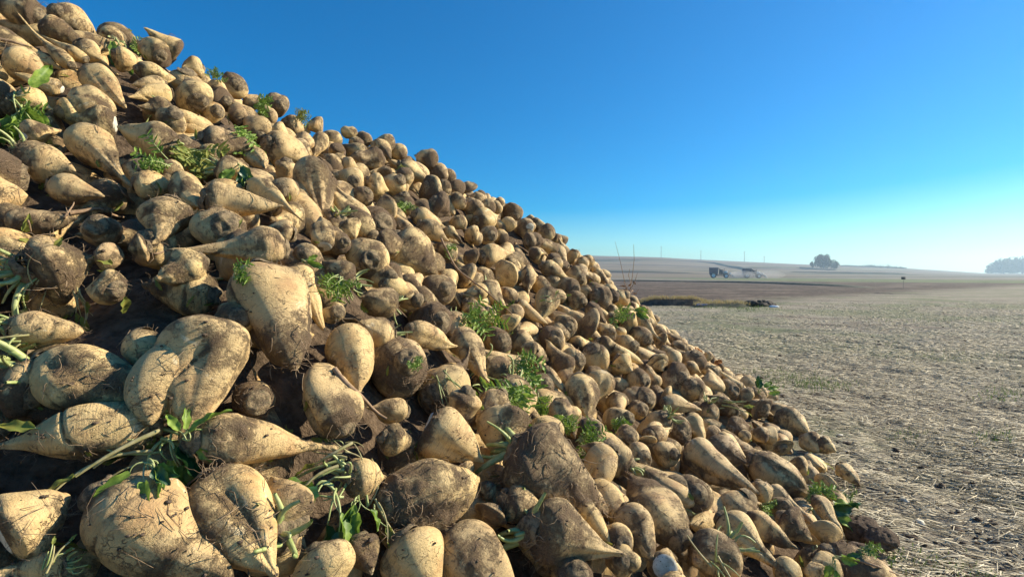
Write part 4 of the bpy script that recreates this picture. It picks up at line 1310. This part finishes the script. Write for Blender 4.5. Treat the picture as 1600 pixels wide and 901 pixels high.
def dust(p, sx, sy, sz, dens, seed, lab):
    ph = np.linspace(0, math.pi, 14)[:, None]; t = np.linspace(0, 2 * math.pi, 20, endpoint=False)[None]
    S = np.stack([np.sin(ph) * np.cos(t), np.sin(ph) * np.sin(t), np.cos(ph) + 0 * t], -1).reshape(-1, 3)
    S *= (1 + .22 * wob(S, seed, 2.4))[:, None]
    V = S * [sx, sy, sz] + [p[0], p[1], sz * .8]
    m = bpy.data.materials.new('dust'); m.use_nodes = True
    nt = m.node_tree; nt.nodes.remove(nt.nodes['Principled BSDF'])
    pv = nt.nodes.new('ShaderNodeVolumePrincipled'); pv.inputs['Color'].default_value = (.98, .95, .90, 1); pv.inputs['Density'].default_value = dens
    nt.links.new(pv.outputs[0], nt.nodes['Material Output'].inputs['Volume'])
    o = link('dust', mesh_np('dust', V, grid_quads(14, 20, True)[:, ::-1]), m)
    tag(o, lab, None, None, 'stuff')
dust(pa + [5.5, -1, 0], 5.0, 4, 1.5,  .15, 3, 'pale dust hanging right behind the navy harvester')
dust(pb + [2.5, -2.5, 0], 6.5, 3, 1.3, .07, 5, 'thin dust trailing behind the paler harvester')

# ------------------------------------------------------------------ trees and poles far away
M['bark'] = mat_simple('bark', (.05, .042, .035), (.12, .10, .08), 3, .6, .05)
M['foliage'] = mat_leaf('autumn_foliage', (.045, .060, .030), (.10, .105, .055), .2, .7, .25)
M['foliage_pale'] = mat_leaf('pale_autumn_foliage', (.10, .105, .055), (.17, .165, .09), .2, .7, .25)
def tree(name, p, h, w, lobes, n, seed, label, cat='tree', mat='foliage', group=None, leaf=.38):
    r = np.random.default_rng(seed)
    o = empty(name, p); tag(o, label, cat, group)
    J = Join()
    V, Q = tube([(0, 0, -.3), (.05 * w * .1, 0, h * .2), (-.03 * w * .1, .02, h * .45), (0, 0, h * .8)], [h * .035, h * .028, h * .02, h * .006], 10); J.add(V, Q)
    for cx, cy, cz, lr in lobes:
        V, Q = tube(curve(np.array([0, 0, h * .22]), np.array([cx * w, cy * w, cz * h]), (0, 0, -h * .03), 6), np.linspace(h * .016, h * .004, 6), 6); J.add(V, Q)
    link('trunk', J.mesh('trunk'), M['bark'], o)
    Vs = []
    for cx, cy, cz, lr in lobes:
        m = int(n * lr ** 2 / sum(q[3] ** 2 for q in lobes))
        sub = r.normal(size=(18, 3)); sub /= np.linalg.norm(sub, axis=1)[:, None]
        cc = sub[r.integers(0, 18, m)] * .62 + r.normal(size=(m, 3)) * .24
        nn = np.linalg.norm(cc, axis=1); cc = cc / np.maximum(nn, 1)[:, None]
        Vs.append(cc * [lr * w, lr * w, lr * h * .9] + [cx * w, cy * w, cz * h])
    C = np.concatenate(Vs); C = C[C[:, 2] > h * .05]
    k = len(C)
    a = r.normal(size=(k, 3)); a /= np.linalg.norm(a, axis=1)[:, None]
    b = np.cross(a, r.normal(size=(k, 3))); b /= np.linalg.norm(b, axis=1)[:, None]
    s = (leaf * r.uniform(.5, 1.2, k))[:, None]
    V = np.stack([C - a * s, C - b * s * .6, C + a * s, C + b * s * .6], 1).reshape(-1, 3)
    link('crown', mesh_np('crown', V, np.arange(4 * k).reshape(-1, 4), None, False), M[mat], o)
    return o
p = terr_hit(1287, 420.5)
tree('tree', p, 13.4, 14.5, [(-.14, 0, .55, .36), (.05, .1, .66, .33), (-.02, -.1, .35, .36), (-.2, 0, .32, .3), (.12, 0, .42, .32)], 5200, 3, 'lone broad rounded tree standing against the sky on the hillside', leaf=.55)
q = terr_hit(1303, 421)
tree('tree', q, 8.6, 7.5, [(-.05, 0, .55, .42), (.2, 0, .45, .36), (0, 0, .3, .36)], 1900, 4, 'paler thinner tree leaning out from the lone big tree', mat='foliage_pale')
q = terr_hit(1269, 419.5)
tree('tree', q, 5.4, 3.8, [(0, 0, .72, .46), (.1, 0, .45, .3)], 800, 5, 'small sparse tree left of the lone big tree')
wood = [(1556, 433, 200, 6.0, 7), (1568, 433.5, 190, 7.8, 8), (1582, 434, 200, 8.6, 9), (1597, 434, 190, 8.8, 9), (1614, 434, 200, 9.0, 9), (1632, 434, 190, 9.3, 10), (1655, 434, 200, 9.5, 10)]
wl = ['lowest rounded tree at the near end of the hazy tree row', 'second hazy tree of the row, just taller than the end one', 'hazy broad tree in the row between two of its height', 'hazy tree of the row at the right picture edge']
for k, (u, v, d, h, w) in enumerate(wood[:5]):
    d, h, w = d * 3.1, h * 2.5, w * 2.9
    p = np.array([(u - CU) / F * d, d, 0.0])
    p[2] = hill_z(p[0], p[1]) - .3
    tree('tree', p, h, w, [(0, 0, .6, .38), (-.22, 0, .45, .34), (.22, .05, .48, .34), (0, -.1, .32, .38), (-.3, 0, .25, .28), (.3, 0, .25, .28)], 2600, 60 + k,
         wl[k] if k < 4 else 'hazy tree ending the row, cut off by the picture edge', group='row of hazy trees at the right edge', mat='foliage', leaf=1.1)
r = np.random.default_rng(9)
PP = []
for u in np.concatenate([np.linspace(1318, 1345, 12), np.linspace(1352, 1412, 44)]):
    p = terr_hit(u + r.normal(), np.interp(u, HU, HV) + 1.0)
    m = 40
    hh = r.uniform(.8, 2.6) * (1 if u > 1350 else .6)
    PP.append(p + np.c_[r.normal(size=m) * 1.4, r.normal(size=m) * 1.4, np.abs(r.normal(size=m)) * hh * .6])
C = np.concatenate(PP); k = len(C)
a = r.normal(size=(k, 3)); a /= np.linalg.norm(a, axis=1)[:, None]
b = np.cross(a, r.normal(size=(k, 3))); b /= np.linalg.norm(b, axis=1)[:, None]
V = np.stack([C - a * .5, C - b * .35, C + a * .5, C + b * .35], 1).reshape(-1, 3)
o = link('far_treeline', mesh_np('far_treeline', V, np.arange(4 * k).reshape(-1, 4), None, False), M['foliage'])
tag(o, 'thin line of distant bushes along the crest of the hill', None, None, 'stuff')

M['pole'] = mat_simple('grey_pole_wood', (.16, .15, .14), (.24, .22, .2), 2, .2, .01)
poles = [(905, 9, 'faint utility pole on the hill crest closest to the beet heap'), (1033, 16, 'tallest faint utility pole on the hill crest'), (1095, 13, 'faint utility pole on the crest above and left of the navy harvester'),
         (1163, 15, 'faint utility pole on the crest above the dusty harvester'), (1194, 9, 'short faint utility pole on the crest nearest the lone tree')]
for u, hp, lab in poles:
    p = terr_hit(u, np.interp(u, HU, HV) + .8)
    hh = (hp + 2) / F * p[1]
    o = empty('utility_pole', p); tag(o, lab, 'pole', 'utility poles along the hill crest')
    J = Join(); V, Q = tube([(0, 0, -.5), (0, 0, hh * .5), (0, 0, hh)], [.26, .22, .18], 8); J.add(V, Q); link('post', J.mesh('post'), M['pole'], o)
    J = Join(); V, Q = boxm((0, 0, hh * .93), (2.4, .16, .18)); J.add(V, Q); link('crossarm', J.mesh('crossarm', False), M['pole'], o)

# ------------------------------------------------------------------ leaves and stalks lying on the heap
def leaf_mesh(L, W, seed, curl=.5, name='leaf_blade'):
    r = np.random.default_rng(seed)
    nu, nv = 15, 9
    t = np.linspace(0, 1, nu)[:, None]; q = np.linspace(-1, 1, nv)[None]
    hw = W / 2 * np.sin(np.clip(t * .93 + .07, 0, 1) * math.pi) ** .7 * (1 - .25 * t)
    x = L * (t + 0 * q)
    y = hw * q
    z = .18 * W * np.abs(q) ** 1.4 + W * .10 * np.sin(t * 13 + r.uniform(0, 6) + q * 2) * q * np.abs(q) - curl * L * .5 * t ** 2 + .10 * L * t
    yy_ = y + W * .05 * np.sin(t * 17 + r.uniform(0, 6)) * np.sign(q) * np.abs(q) ** 3
    V = np.stack([x, yy_, z], -1)
    return V.reshape(-1, 3), grid_quads(nu, nv, False)
def frame_on(P, n, u, v, ang, d):
    """axes for something lying at P, running in picture direction ang"""
    c, s = math.cos(R_(ang)), math.sin(R_(ang))
    D = at(u + 20 * c, v + 20 * s, d) - at(u, v, d)
    D = unit(D - n * (D @ n) * .8)
    S = unit(np.cross(n, D)); N = np.cross(D, S)
    return D, S, N
def place(name, V, Q, mat, parent, T=None, smooth=True):
    return link(name, mesh_np(name, V, Q, T, smooth), mat, parent)
def tuft(u, v, kind, size, ang, label, seed, cat='beet leaves'):
    r = np.random.default_rng(seed)
    P, n, d = surf_hit(u, v)
    s = size * d / F * (1.3 if kind == 'leafy' else 1.05)
    n = unit(n * .5 + unit(CAM - P) * .6 + np.array([0, 0, .3]))
    P = P + n * (.022 if kind == 'leafy' else .012)
    o = empty({'leafy': 'beet_leaves', 'stalks': 'leaf_stalks', 'weed': 'green_sprig', 'dry': 'withered_leaf'}[kind], P)
    tag(o, label, cat)
    nl = {'leafy': 6, 'stalks': 6, 'weed': 0, 'dry': 2}[kind]
    for k in range(nl):
        a = ang + r.normal() * (38 if kind != 'stalks' else 17) + (180 if kind == 'stalks' and r.uniform() < .2 else 0)
        D, S, N = frame_on(P, n, u, v, a, d)
        ln = s * r.uniform(.35, 1.0)
        p0 = r.normal(size=3) * s * (.05 if kind != 'stalks' else .10)
        p1 = p0 + D * ln * (.55 if kind == 'leafy' else 1.0) + N * s * r.uniform(.0, .14)
        rad = np.clip(s * .016, .0013, .0036) * r.uniform(.7, 1.4)
        if kind != 'dry':
            V, Q = tube(curve(p0, p1, N * s * r.uniform(.0, .12) + S * s * r.normal() * .07, 8), np.linspace(rad * 1.3, rad * .6, 8), 7)
            place('leaf_stalk', V, Q, M['stalk'] if r.uniform() < (.45 if kind == 'stalks' else .8) else M['stalk_old'], o)
        if kind in ('leafy', 'dry') or r.uniform() < .6:
            lb, wb = s * r.uniform(.50, .80), s * r.uniform(.26, .40)
            if kind == 'dry': lb, wb, p1 = s * .8, s * .45, p0
            if kind == 'stalks': lb, wb = s * .3, s * .14
            V, Q = leaf_mesh(lb, wb, seed * 31 + k, r.uniform(.2, 1.0))
            ro = r.normal() * .7
            S2 = S * math.cos(ro) + N * math.sin(ro); N2 = np.cross(D, S2)
            V = p1 + V[:, :1] * D + V[:, 1:2] * S2 + V[:, 2:] * N2
            m = M['leaf_dry'] if kind == 'dry' else M['leaf_yellow'] if kind == 'stalks' else (M['leaf'] if r.uniform() < .75 else M['leaf_dark'])
            place('leaf_blade', V, Q, m, o)
    if kind == 'weed':
        J1, J2 = Join(), Join()
        D, S, N = frame_on(P, n, u, v, ang, d)
        for k in range(14):
            dr = unit(D * r.uniform(.2, 1) + S * r.normal() * .55 + N * r.uniform(0, .7))
            ln = s * r.uniform(.35, 1.0)
            p0 = r.normal(size=3) * s * .08
            c = curve(p0, p0 + dr * ln, N * ln * .08 + r.normal(size=3) * ln * .05, 7)
            V, Q = tube(c, np.linspace(.0016, .0007, 7) * (1 + s * 3), 5); J1.add(V, Q)
            for q in range(5):
                b = c[2 + q]
                for sd in (-1, 1):
                    dd = unit(dr * .6 + sd * unit(np.cross(dr, N)) + N * r.normal() * .3)
                    V, Q = leaf_mesh(ln * r.uniform(.18, .40), ln * r.uniform(.06, .15), seed * 97 + k * 10 + q, .4)
                    s2 = unit(np.cross(N + r.normal(size=3) * .3, dd)); n2 = np.cross(dd, s2)
                    J2.add(b + V[:, :1] * dd + V[:, 1:2] * s2 + V[:, 2:] * n2, Q)
        link('stem', J1.mesh('stem'), M['stalk'], o)
        link('foliage', J2.mesh('foliage'), M['leaf_yellow'] if seed % 4 == 0 else M['leaf'], o)
    return o
TUFTS = [
 (16, 152, 'leafy', 60, 60, 'large mound of green leaves spilling in at the left edge'), (30, 185, 'weed', 44, 20, 'lower fringe of the green mound at the left edge'),
 (22, 245, 'stalks', 42, 100, 'ring of dead curled stalks on the cream beet near the left edge'), (64, 300, 'weed', 30, -20, 'small green sprig over the pale wrinkled beet at the left edge'),
 (292, 240, 'weed', 64, 65, 'bright green grassy sprig under a hairy crown, high on the left'), (262, 262, 'weed', 40, 160, 'darker half of the sprig under the hairy crown, reaching left'),
 (366, 208, 'weed', 46, 80, 'hanging pale-green sprig in a dark gap above a leaf-covered beet'), (372, 262, 'leafy', 36, 100, 'green scrap draped over a rounded beet below the hanging sprig'),
 (352, 440, 'leafy', 56, 110, 'dark glossy beet leaf beside the massive ridged beet'), (338, 480, 'leafy', 50, 100, 'shaded leaf tips hanging below the dark glossy leaf'), (374, 438, 'weed', 32, -20, 'small dark frill of leaf touching the massive ridged beet'),
 (60, 440, 'stalks', 70, 115, 'yellow-green stalks hanging from the broad matted beet'), (112, 452, 'stalks', 56, 60, 'short stalks with one dark leaf under the broad matted beet'), (40, 530, 'stalks', 50, 150, 'dry yellow fibres over the beet near the left edge'),
 (240, 690, 'stalks', 130, 155, 'long green leaf stalks running down-left from the soil-crusted beet'), (262, 700, 'leafy', 90, 80, 'sunlit leaf scraps in the dark gap under the two-legged beet'), (290, 688, 'leafy', 40, -10, 'flat bright leaf tucked under the two-legged beet'), (228, 740, 'leafy', 50, 100, 'ragged yellow-green leaf end above the big smooth cream beet'),
 (548, 728, 'stalks', 120, 138, 'long straight leaf stalk slanting down to a broad leaf'), (520, 770, 'leafy', 90, 140, 'broad dark green leaf in the gap beside the fissured beet'), (540, 706, 'stalks', 60, 200, 'short green stems sprouting over the straight tail'), (584, 790, 'stalks', 84, 80, 'pale stem bundle hanging under the small sprouting beet'), (556, 786, 'leafy', 46, 100, 'glossy curled leaf beside the pale stem bundle'),
 (532, 438, 'weed', 44, 95, 'grassy sprig hanging on a hairy beet in the middle of the heap'), (472, 414, 'leafy', 22, 20, 'tiny bright leaf at the end of the long-tailed beet'),
 (722, 500, 'weed', 46, 20, 'bright green leaflets beside the round soil-caked beet'), (756, 500, 'weed', 40, 30, 'second clump of bright leaflets further right of the soil-caked beet'), (790, 486, 'weed', 26, 10, 'small green scrap above a pale round beet'), (690, 585, 'stalks', 60, 80, 'tangle of dark stalks in the hollow beside the thick streaked root'),
 (796, 572, 'weed', 52, 40, 'upper clump of leaves above the barrel-shaped beet'), (812, 606, 'weed', 60, 110, 'sunlit bright green leaves on the crown of the barrel-shaped beet'), (840, 622, 'weed', 36, 70, 'side sprig right of the sunlit barrel-beet leaves'),
 (626, 262, 'weed', 24, 90, 'dark green sprig just below the skyline'), (812, 376, 'weed', 30, 80, 'upright grassy sprig near the lower skyline'), (702, 384, 'weed', 20, 80, 'tiny grassy tuft lying on a thin root'), (636, 318, 'weed', 22, 120, 'green moss-like sprig on a beet below the skyline'),
 (176, 64, 'leafy', 40, 60, 'grey-green leaf draped over a small crest beet'), (204, 72, 'weed', 26, 30, 'grassy sprig between two crest beets against the sky'), (338, 118, 'weed', 20, -60, 'dark tuft standing up on the skyline'), (402, 164, 'weed', 24, 20, 'green sprig lying just inside the skyline'), (462, 186, 'weed', 20, -20, 'dark green tuft on the skyline, lower than the first'),
 (640, 564, 'weed', 24, 60, 'mossy green patch on the round dirt-brown beet'), (904, 694, 'weed', 38, 10, 'thin green sprig behind the mud-blackened beet'), (880, 655, 'weed', 30, 80, 'green leaf scrap on a small beet right of centre'), (1270, 798, 'leafy', 44, 40, 'dark leaves with one bright blade near the heap foot'), (1262, 784, 'weed', 40, 20, 'small leaves behind the dark foot leaves'),
 (986, 488, 'leafy', 20, 30, 'grey-green leaves at the far nose of the heap'), (960, 494, 'weed', 26, 30, 'sprig of green at the nose of the heap'), (1132, 632, 'stalks', 40, 20, 'thin pale looping stems near the right margin'), (1184, 616, 'leafy', 22, -20, 'small yellow-green leaf at the right margin'),
 (1190, 792, 'weed', 28, 60, 'leafy scrap at the tip of the long diagonal beet'), (1345, 862, 'weed', 26, 60, 'dark green leaves among the clods at the heap foot'), (1300, 876, 'leafy', 30, 60, 'shaded leaf at the heap foot behind the clods'), (970, 655, 'weed', 22, 90, 'green speck of leaf between small round beets'), (862, 470, 'stalks', 30, -30, 'pale curled stem by the upright small beet'),
 (1124, 648, 'dry', 28, 20, 'bright orange withered leaf among the small beets'), (1116, 570, 'dry', 18, 10, 'smaller orange leaf at the upper right margin'), (1086, 545, 'dry', 14, 40, 'tiny russet leaf at the upper right margin'), (1112, 880, 'stalks', 70, 60, 'flattened brown stalks over a hidden beet at the bottom edge'), (75, 885, 'stalks', 40, -60, 'short stubs of stalk standing at the bottom left corner'),
]
for k, (u, v, kind, size, ang, lab) in enumerate(TUFTS):
    tuft(u, v, kind, size, ang, lab, 500 + k)

# dry twigs and roots lying across the heap
def twig(px, rad, label, seed, lift=.015):
    P = []
    for u, v in px:
        p, n, d = surf_hit(u, v); P.append(p + unit(CAM - p) * lift)
    P = np.array(P)
    dm = np.linalg.norm(P - CAM, axis=1); md = np.median(dm)
    P = np.array([CAM + (p - CAM) / q * (md + np.clip(q - md, -.12, .12)) for p, q in zip(P, dm)])
    cum = np.linspace(0, 1, len(P)); t = np.linspace(0, 1, 18)
    C = np.stack([np.interp(t, cum, P[:, k]) for k in range(3)], -1)
    C = C + wob(C, seed, 60)[:, None] * .002
    V, Q = tube(C, np.linspace(rad, rad * .45, 18), 7)
    o = link('dry_twig', mesh_np('dry_twig', V, Q), M['twig']); tag(o, label, 'twig')
twig([(522, 576), (552, 606), (580, 634), (606, 652)], .006, 'brown woody stem lying across the egg-shaped beet\'s shoulder', 1)
twig([(210, 404), (242, 396), (275, 388)], .004, 'thin root whisker left of the long-tailed beet', 2)
twig([(182, 286), (196, 304), (210, 318)], .005, 'broken root stump below the large pear-shaped beet', 3)
twig([(92, 366), (102, 338), (116, 316)], .0035, 'bent dry stem standing against a dark beet near the left edge', 4)
twig([(36, 326), (44, 345), (48, 362)], .0028, 'hair-thin stem left of the bent dry stem', 5)
twig([(110, 332), (150, 326), (196, 340)], .006, 'frayed brown root lying under the creased beet', 6)
twig([(690, 372), (712, 420), (752, 450), (800, 490)], .006, 'long thin root trailing down across small beets in the middle distance', 7)
twig([(1136, 624), (1152, 634), (1166, 652)], .003, 'thin curled stem near the right margin', 8)
twig([(1322, 872), (1372, 884), (1404, 900)], .004, 'dry stalk lying by the clods at the heap foot', 9)
twig([(0, 62), (24, 66), (46, 72)], .006, 'pale green stalk poking in at the upper left edge', 10)
twig([(534, 250), (540, 232), (536, 270)], .003, 'upright dry stem under the skyline', 11)

# tall dry weed standing at the nose of the heap
d0 = 5.1
b0 = at(978, 476, d0); 
o = empty('dry_weed', b0); tag(o, 'tall bare dry weed standing at the far nose of the heap', 'weed')
J = Join()
for px, r0 in (([(978, 476), (984, 456), (988, 432), (991, 405), (990, 382)], .004), ([(981, 462), (976, 440), (970, 412), (966, 396), (961, 377)], .003),
               ([(985, 452), (992, 440), (996, 426)], .004), ([(983, 458), (978, 448), (974, 440)], .004), ([(979, 470), (990, 462), (998, 452)], .004), ([(986, 444), (982, 430), (984, 420)], .003)):
    r = np.random.default_rng(len(px) + int(px[-1][0]))
    P = np.array([at(u, v, d0 + .05 * math.sin(u)) for u, v in px]) - b0
    V, Q = tube(P, np.linspace(r0, r0 * .4, len(P)), 6); J.add(V, Q)
link('stem', J.mesh('stem'), M['twig'], o)
r = np.random.default_rng(5)
J = Join()
for k in range(34):
    c = at(982 + r.normal() * 6, 462 + r.normal() * 10, d0 + r.normal() * .04) - b0
    V, Q = leaf_mesh(.05, .02, 900 + k, .8)
    dd = unit(r.normal(size=3)); s2 = unit(np.cross(dd, r.normal(size=3))); n2 = np.cross(dd, s2)
    J.add(c + V[:, :1] * dd + V[:, 1:2] * s2 + V[:, 2:] * n2, Q)
link('seed_leaves', J.mesh('seed_leaves'), M['twig'], o)

# clods at the heap foot
for k, (u, v, s, lab) in enumerate(((1345, 826, 44, 'dark lumpy clod of soil, largest at the heap foot'), (1375, 842, 38, 'rounded clod with a sunlit pale side at the heap foot'), (1340, 862, 34, 'small clod under leaves at the heap foot'), (1312, 852, 22, 'little clod between the foot beets'), (944, 464, 34, 'blackish block-shaped clod at the far nose of the heap'))):
    r = np.random.default_rng(70 + k)
    d = heap_hit(u, v); p = at(u, v, d); sz = s * d / F
    ph = np.linspace(0, math.pi, 30)[:, None]; t = np.linspace(0, 2 * math.pi, 40, endpoint=False)[None]
    S = np.stack([np.sin(ph) * np.cos(t) * 1.15, np.sin(ph) * np.sin(t), (np.cos(ph) + 0 * t) * .8], -1).reshape(-1, 3)
    S *= (1 + .13 * wob(S, 80 + k, 2.5) + .07 * wob(S, 90 + k, 7) + .05 * wob(S, 95 + k, 18, 14))[:, None]
    c = link('soil_clod', mesh_np('soil_clod', p + S * sz * .55, grid_quads(30, 40, True)), M['soil'])
    tag(c, lab, 'clod')

# torn scraps of leaf caught between the beets
r = np.random.default_rng(78)
Js = Join()
for k in range(700):
    v, u = r.uniform(20, 890), r.uniform(0, 1330)
    loc, nor, idx, dist = bvh.ray_cast(Vector(CAM), Vector(unit(ray(u, v))))
    if loc is None: continue
    P = np.array(loc); n = np.array(nor)
    if proj(P)[2] < heap_hit(u, v) - .005: continue      # only in the gaps
    if n @ (CAM - P) < 0: n = -n
    dd = unit(np.cross(n, r.normal(size=3)) + r.normal(size=3) * .3); s2 = unit(np.cross(n + r.normal(size=3) * .4, dd)); n2 = np.cross(dd, s2)
    L = r.uniform(.015, .05)
    V, Q = leaf_mesh(L, L * r.uniform(.2, .5), 3000 + k, 1.0)
    Js.add(P + n * .006 + V[:, :1] * dd + V[:, 1:2] * s2 + V[:, 2:] * n2, Q)
o = link('leaf_scraps', Js.mesh('leaf_scraps'), M['leaf_yellow']); tag(o, 'torn scraps of green leaf caught between the beets', None, None, 'stuff')

# loose straw, hairs and crumbs fallen on the beets
r = np.random.default_rng(77)
C, Dn, Nn = [], [], []
for k in range(2800):
    v = r.uniform(0, 900); u = r.uniform(0, 1380)
    loc, nor, idx, dist = bvh.ray_cast(Vector(CAM), Vector(unit(ray(u, v))))
    if loc is None: continue
    n = np.array(nor)
    if n @ (CAM - np.array(loc)) < 0: n = -n
    if n[2] < -.1: continue
    D = unit(np.cross(n, r.normal(size=3)))
    C.append(np.array(loc) + n * .003); Dn.append(unit(D + r.normal(size=3) * .2)); Nn.append(n)
C, Dn = np.array(C), np.array(Dn)
k = len(C) // 2
V, Q, T = prisms(C[:k], Dn[:k], r.uniform(.012, .055, k), r.uniform(.0003, .0008, k) * np.clip(np.linalg.norm(C[:k], axis=1) / 1.5, 1, 2.2), .25, r)
o = link('chaff', mesh_np('chaff', V, Q, T), M['rootlet']); tag(o, 'loose hairs and chaff caught between the beets', None, None, 'stuff')
V, Q = lumps(C[k:], np.abs(r.normal(size=len(C) - k)) * .0014 + .0009, r, 6, 7)
o = link('soil_crumbs', mesh_np('soil_crumbs', V, Q), M['soil']); tag(o, 'crumbs of soil lying on the beets', None, None, 'stuff')

# ------------------------------------------------------------------ air, sun, sky
SUN_AZ, SUN_EL = 72.0, 27.0
v_, q_ = boxm((0, 0, 22), (3200, 3200, 50))
hz = bpy.data.materials.new('haze_air'); hz.use_nodes = True
nt = hz.node_tree; nt.nodes.remove(nt.nodes['Principled BSDF'])
pv = nt.nodes.new('ShaderNodeVolumePrincipled')
pv.inputs['Color'].default_value = (.58, .80, 1, 1); pv.inputs['Density'].default_value = .00065; pv.inputs['Anisotropy'].default_value = .45
nt.links.new(pv.outputs[0], nt.nodes['Material Output'].inputs['Volume'])
o = link('haze', mesh_np('haze', v_, q_, None, False), hz); tag(o, 'thin autumn haze over the fields', None, None, 'stuff')

sl = bpy.data.lights.new('sun', 'SUN'); sl.energy = 5.0; sl.angle = R_(.5); sl.color = (1.0, .89, .70)
so = bpy.data.objects.new('sun', sl); col.objects.link(so)
sd = Vector((math.sin(R_(SUN_AZ)) * math.cos(R_(SUN_EL)), math.cos(R_(SUN_AZ)) * math.cos(R_(SUN_EL)), math.sin(R_(SUN_EL))))
so.rotation_euler = sd.to_track_quat('Z', 'Y').to_euler()

w = bpy.data.worlds.new('World'); scene.world = w; w.use_nodes = True
nt = w.node_tree
bg = nt.nodes['Background']; bg.inputs['Strength'].default_value = .076
sky = nt.nodes.new('ShaderNodeTexSky'); sky.sky_type = 'NISHITA'; sky.sun_disc = False
sky.sun_elevation = R_(SUN_EL); sky.sun_rotation = R_(SUN_AZ)
sky.air_density = 1.0; sky.dust_density = .35; sky.ozone_density = 3.0; sky.altitude = 300
hs = nt.nodes.new('ShaderNodeHueSaturation'); tcw = nt.nodes.new('ShaderNodeTexCoord'); sx = nt.nodes.new('ShaderNodeSeparateXYZ'); nt.links.new(tcw.outputs['Generated'], sx.inputs[0])
mr = nt.nodes.new('ShaderNodeMapRange'); mr.inputs['From Min'].default_value = 0.0; mr.inputs['From Max'].default_value = .60; mr.interpolation_type = 'SMOOTHSTEP'; mr.inputs['To Min'].default_value = 1.9; mr.inputs['To Max'].default_value = 4.0
nt.links.new(sx.outputs['Z'], mr.inputs['Value']); nt.links.new(mr.outputs['Result'], hs.inputs['Saturation'])
sc1 = nt.nodes.new('ShaderNodeVectorMath'); sc1.operation = 'SCALE'; sc1.inputs['Scale'].default_value = .11
gm = nt.nodes.new('ShaderNodeGamma'); gm.inputs['Gamma'].default_value = .90
sc2 = nt.nodes.new('ShaderNodeVectorMath'); sc2.operation = 'SCALE'; sc2.inputs['Scale'].default_value = 1 / .11
nt.links.new(sky.outputs[0], sc1.inputs[0]); nt.links.new(sc1.outputs[0], gm.inputs['Color'])
nt.links.new(gm.outputs[0], sc2.inputs[0]); nt.links.new(sc2.outputs[0], hs.inputs['Color']); tn = nt.nodes.new('ShaderNodeVectorMath'); tn.operation = 'MULTIPLY'; tn.inputs[1].default_value = (.60, .96, 1.02)
nt.links.new(hs.outputs[0], tn.inputs[0]); nt.links.new(tn.outputs[0], bg.inputs['Color'])

scene.view_settings.view_transform = 'Standard'
scene.view_settings.look = 'None'
scene.view_settings.exposure = .9
scene.view_settings.gamma = 1.0
scene.view_settings.use_curve_mapping = False
scene.cycles.volume_bounces = 0
scene.cycles.max_bounces = 6
scene.cycles.use_denoising = True
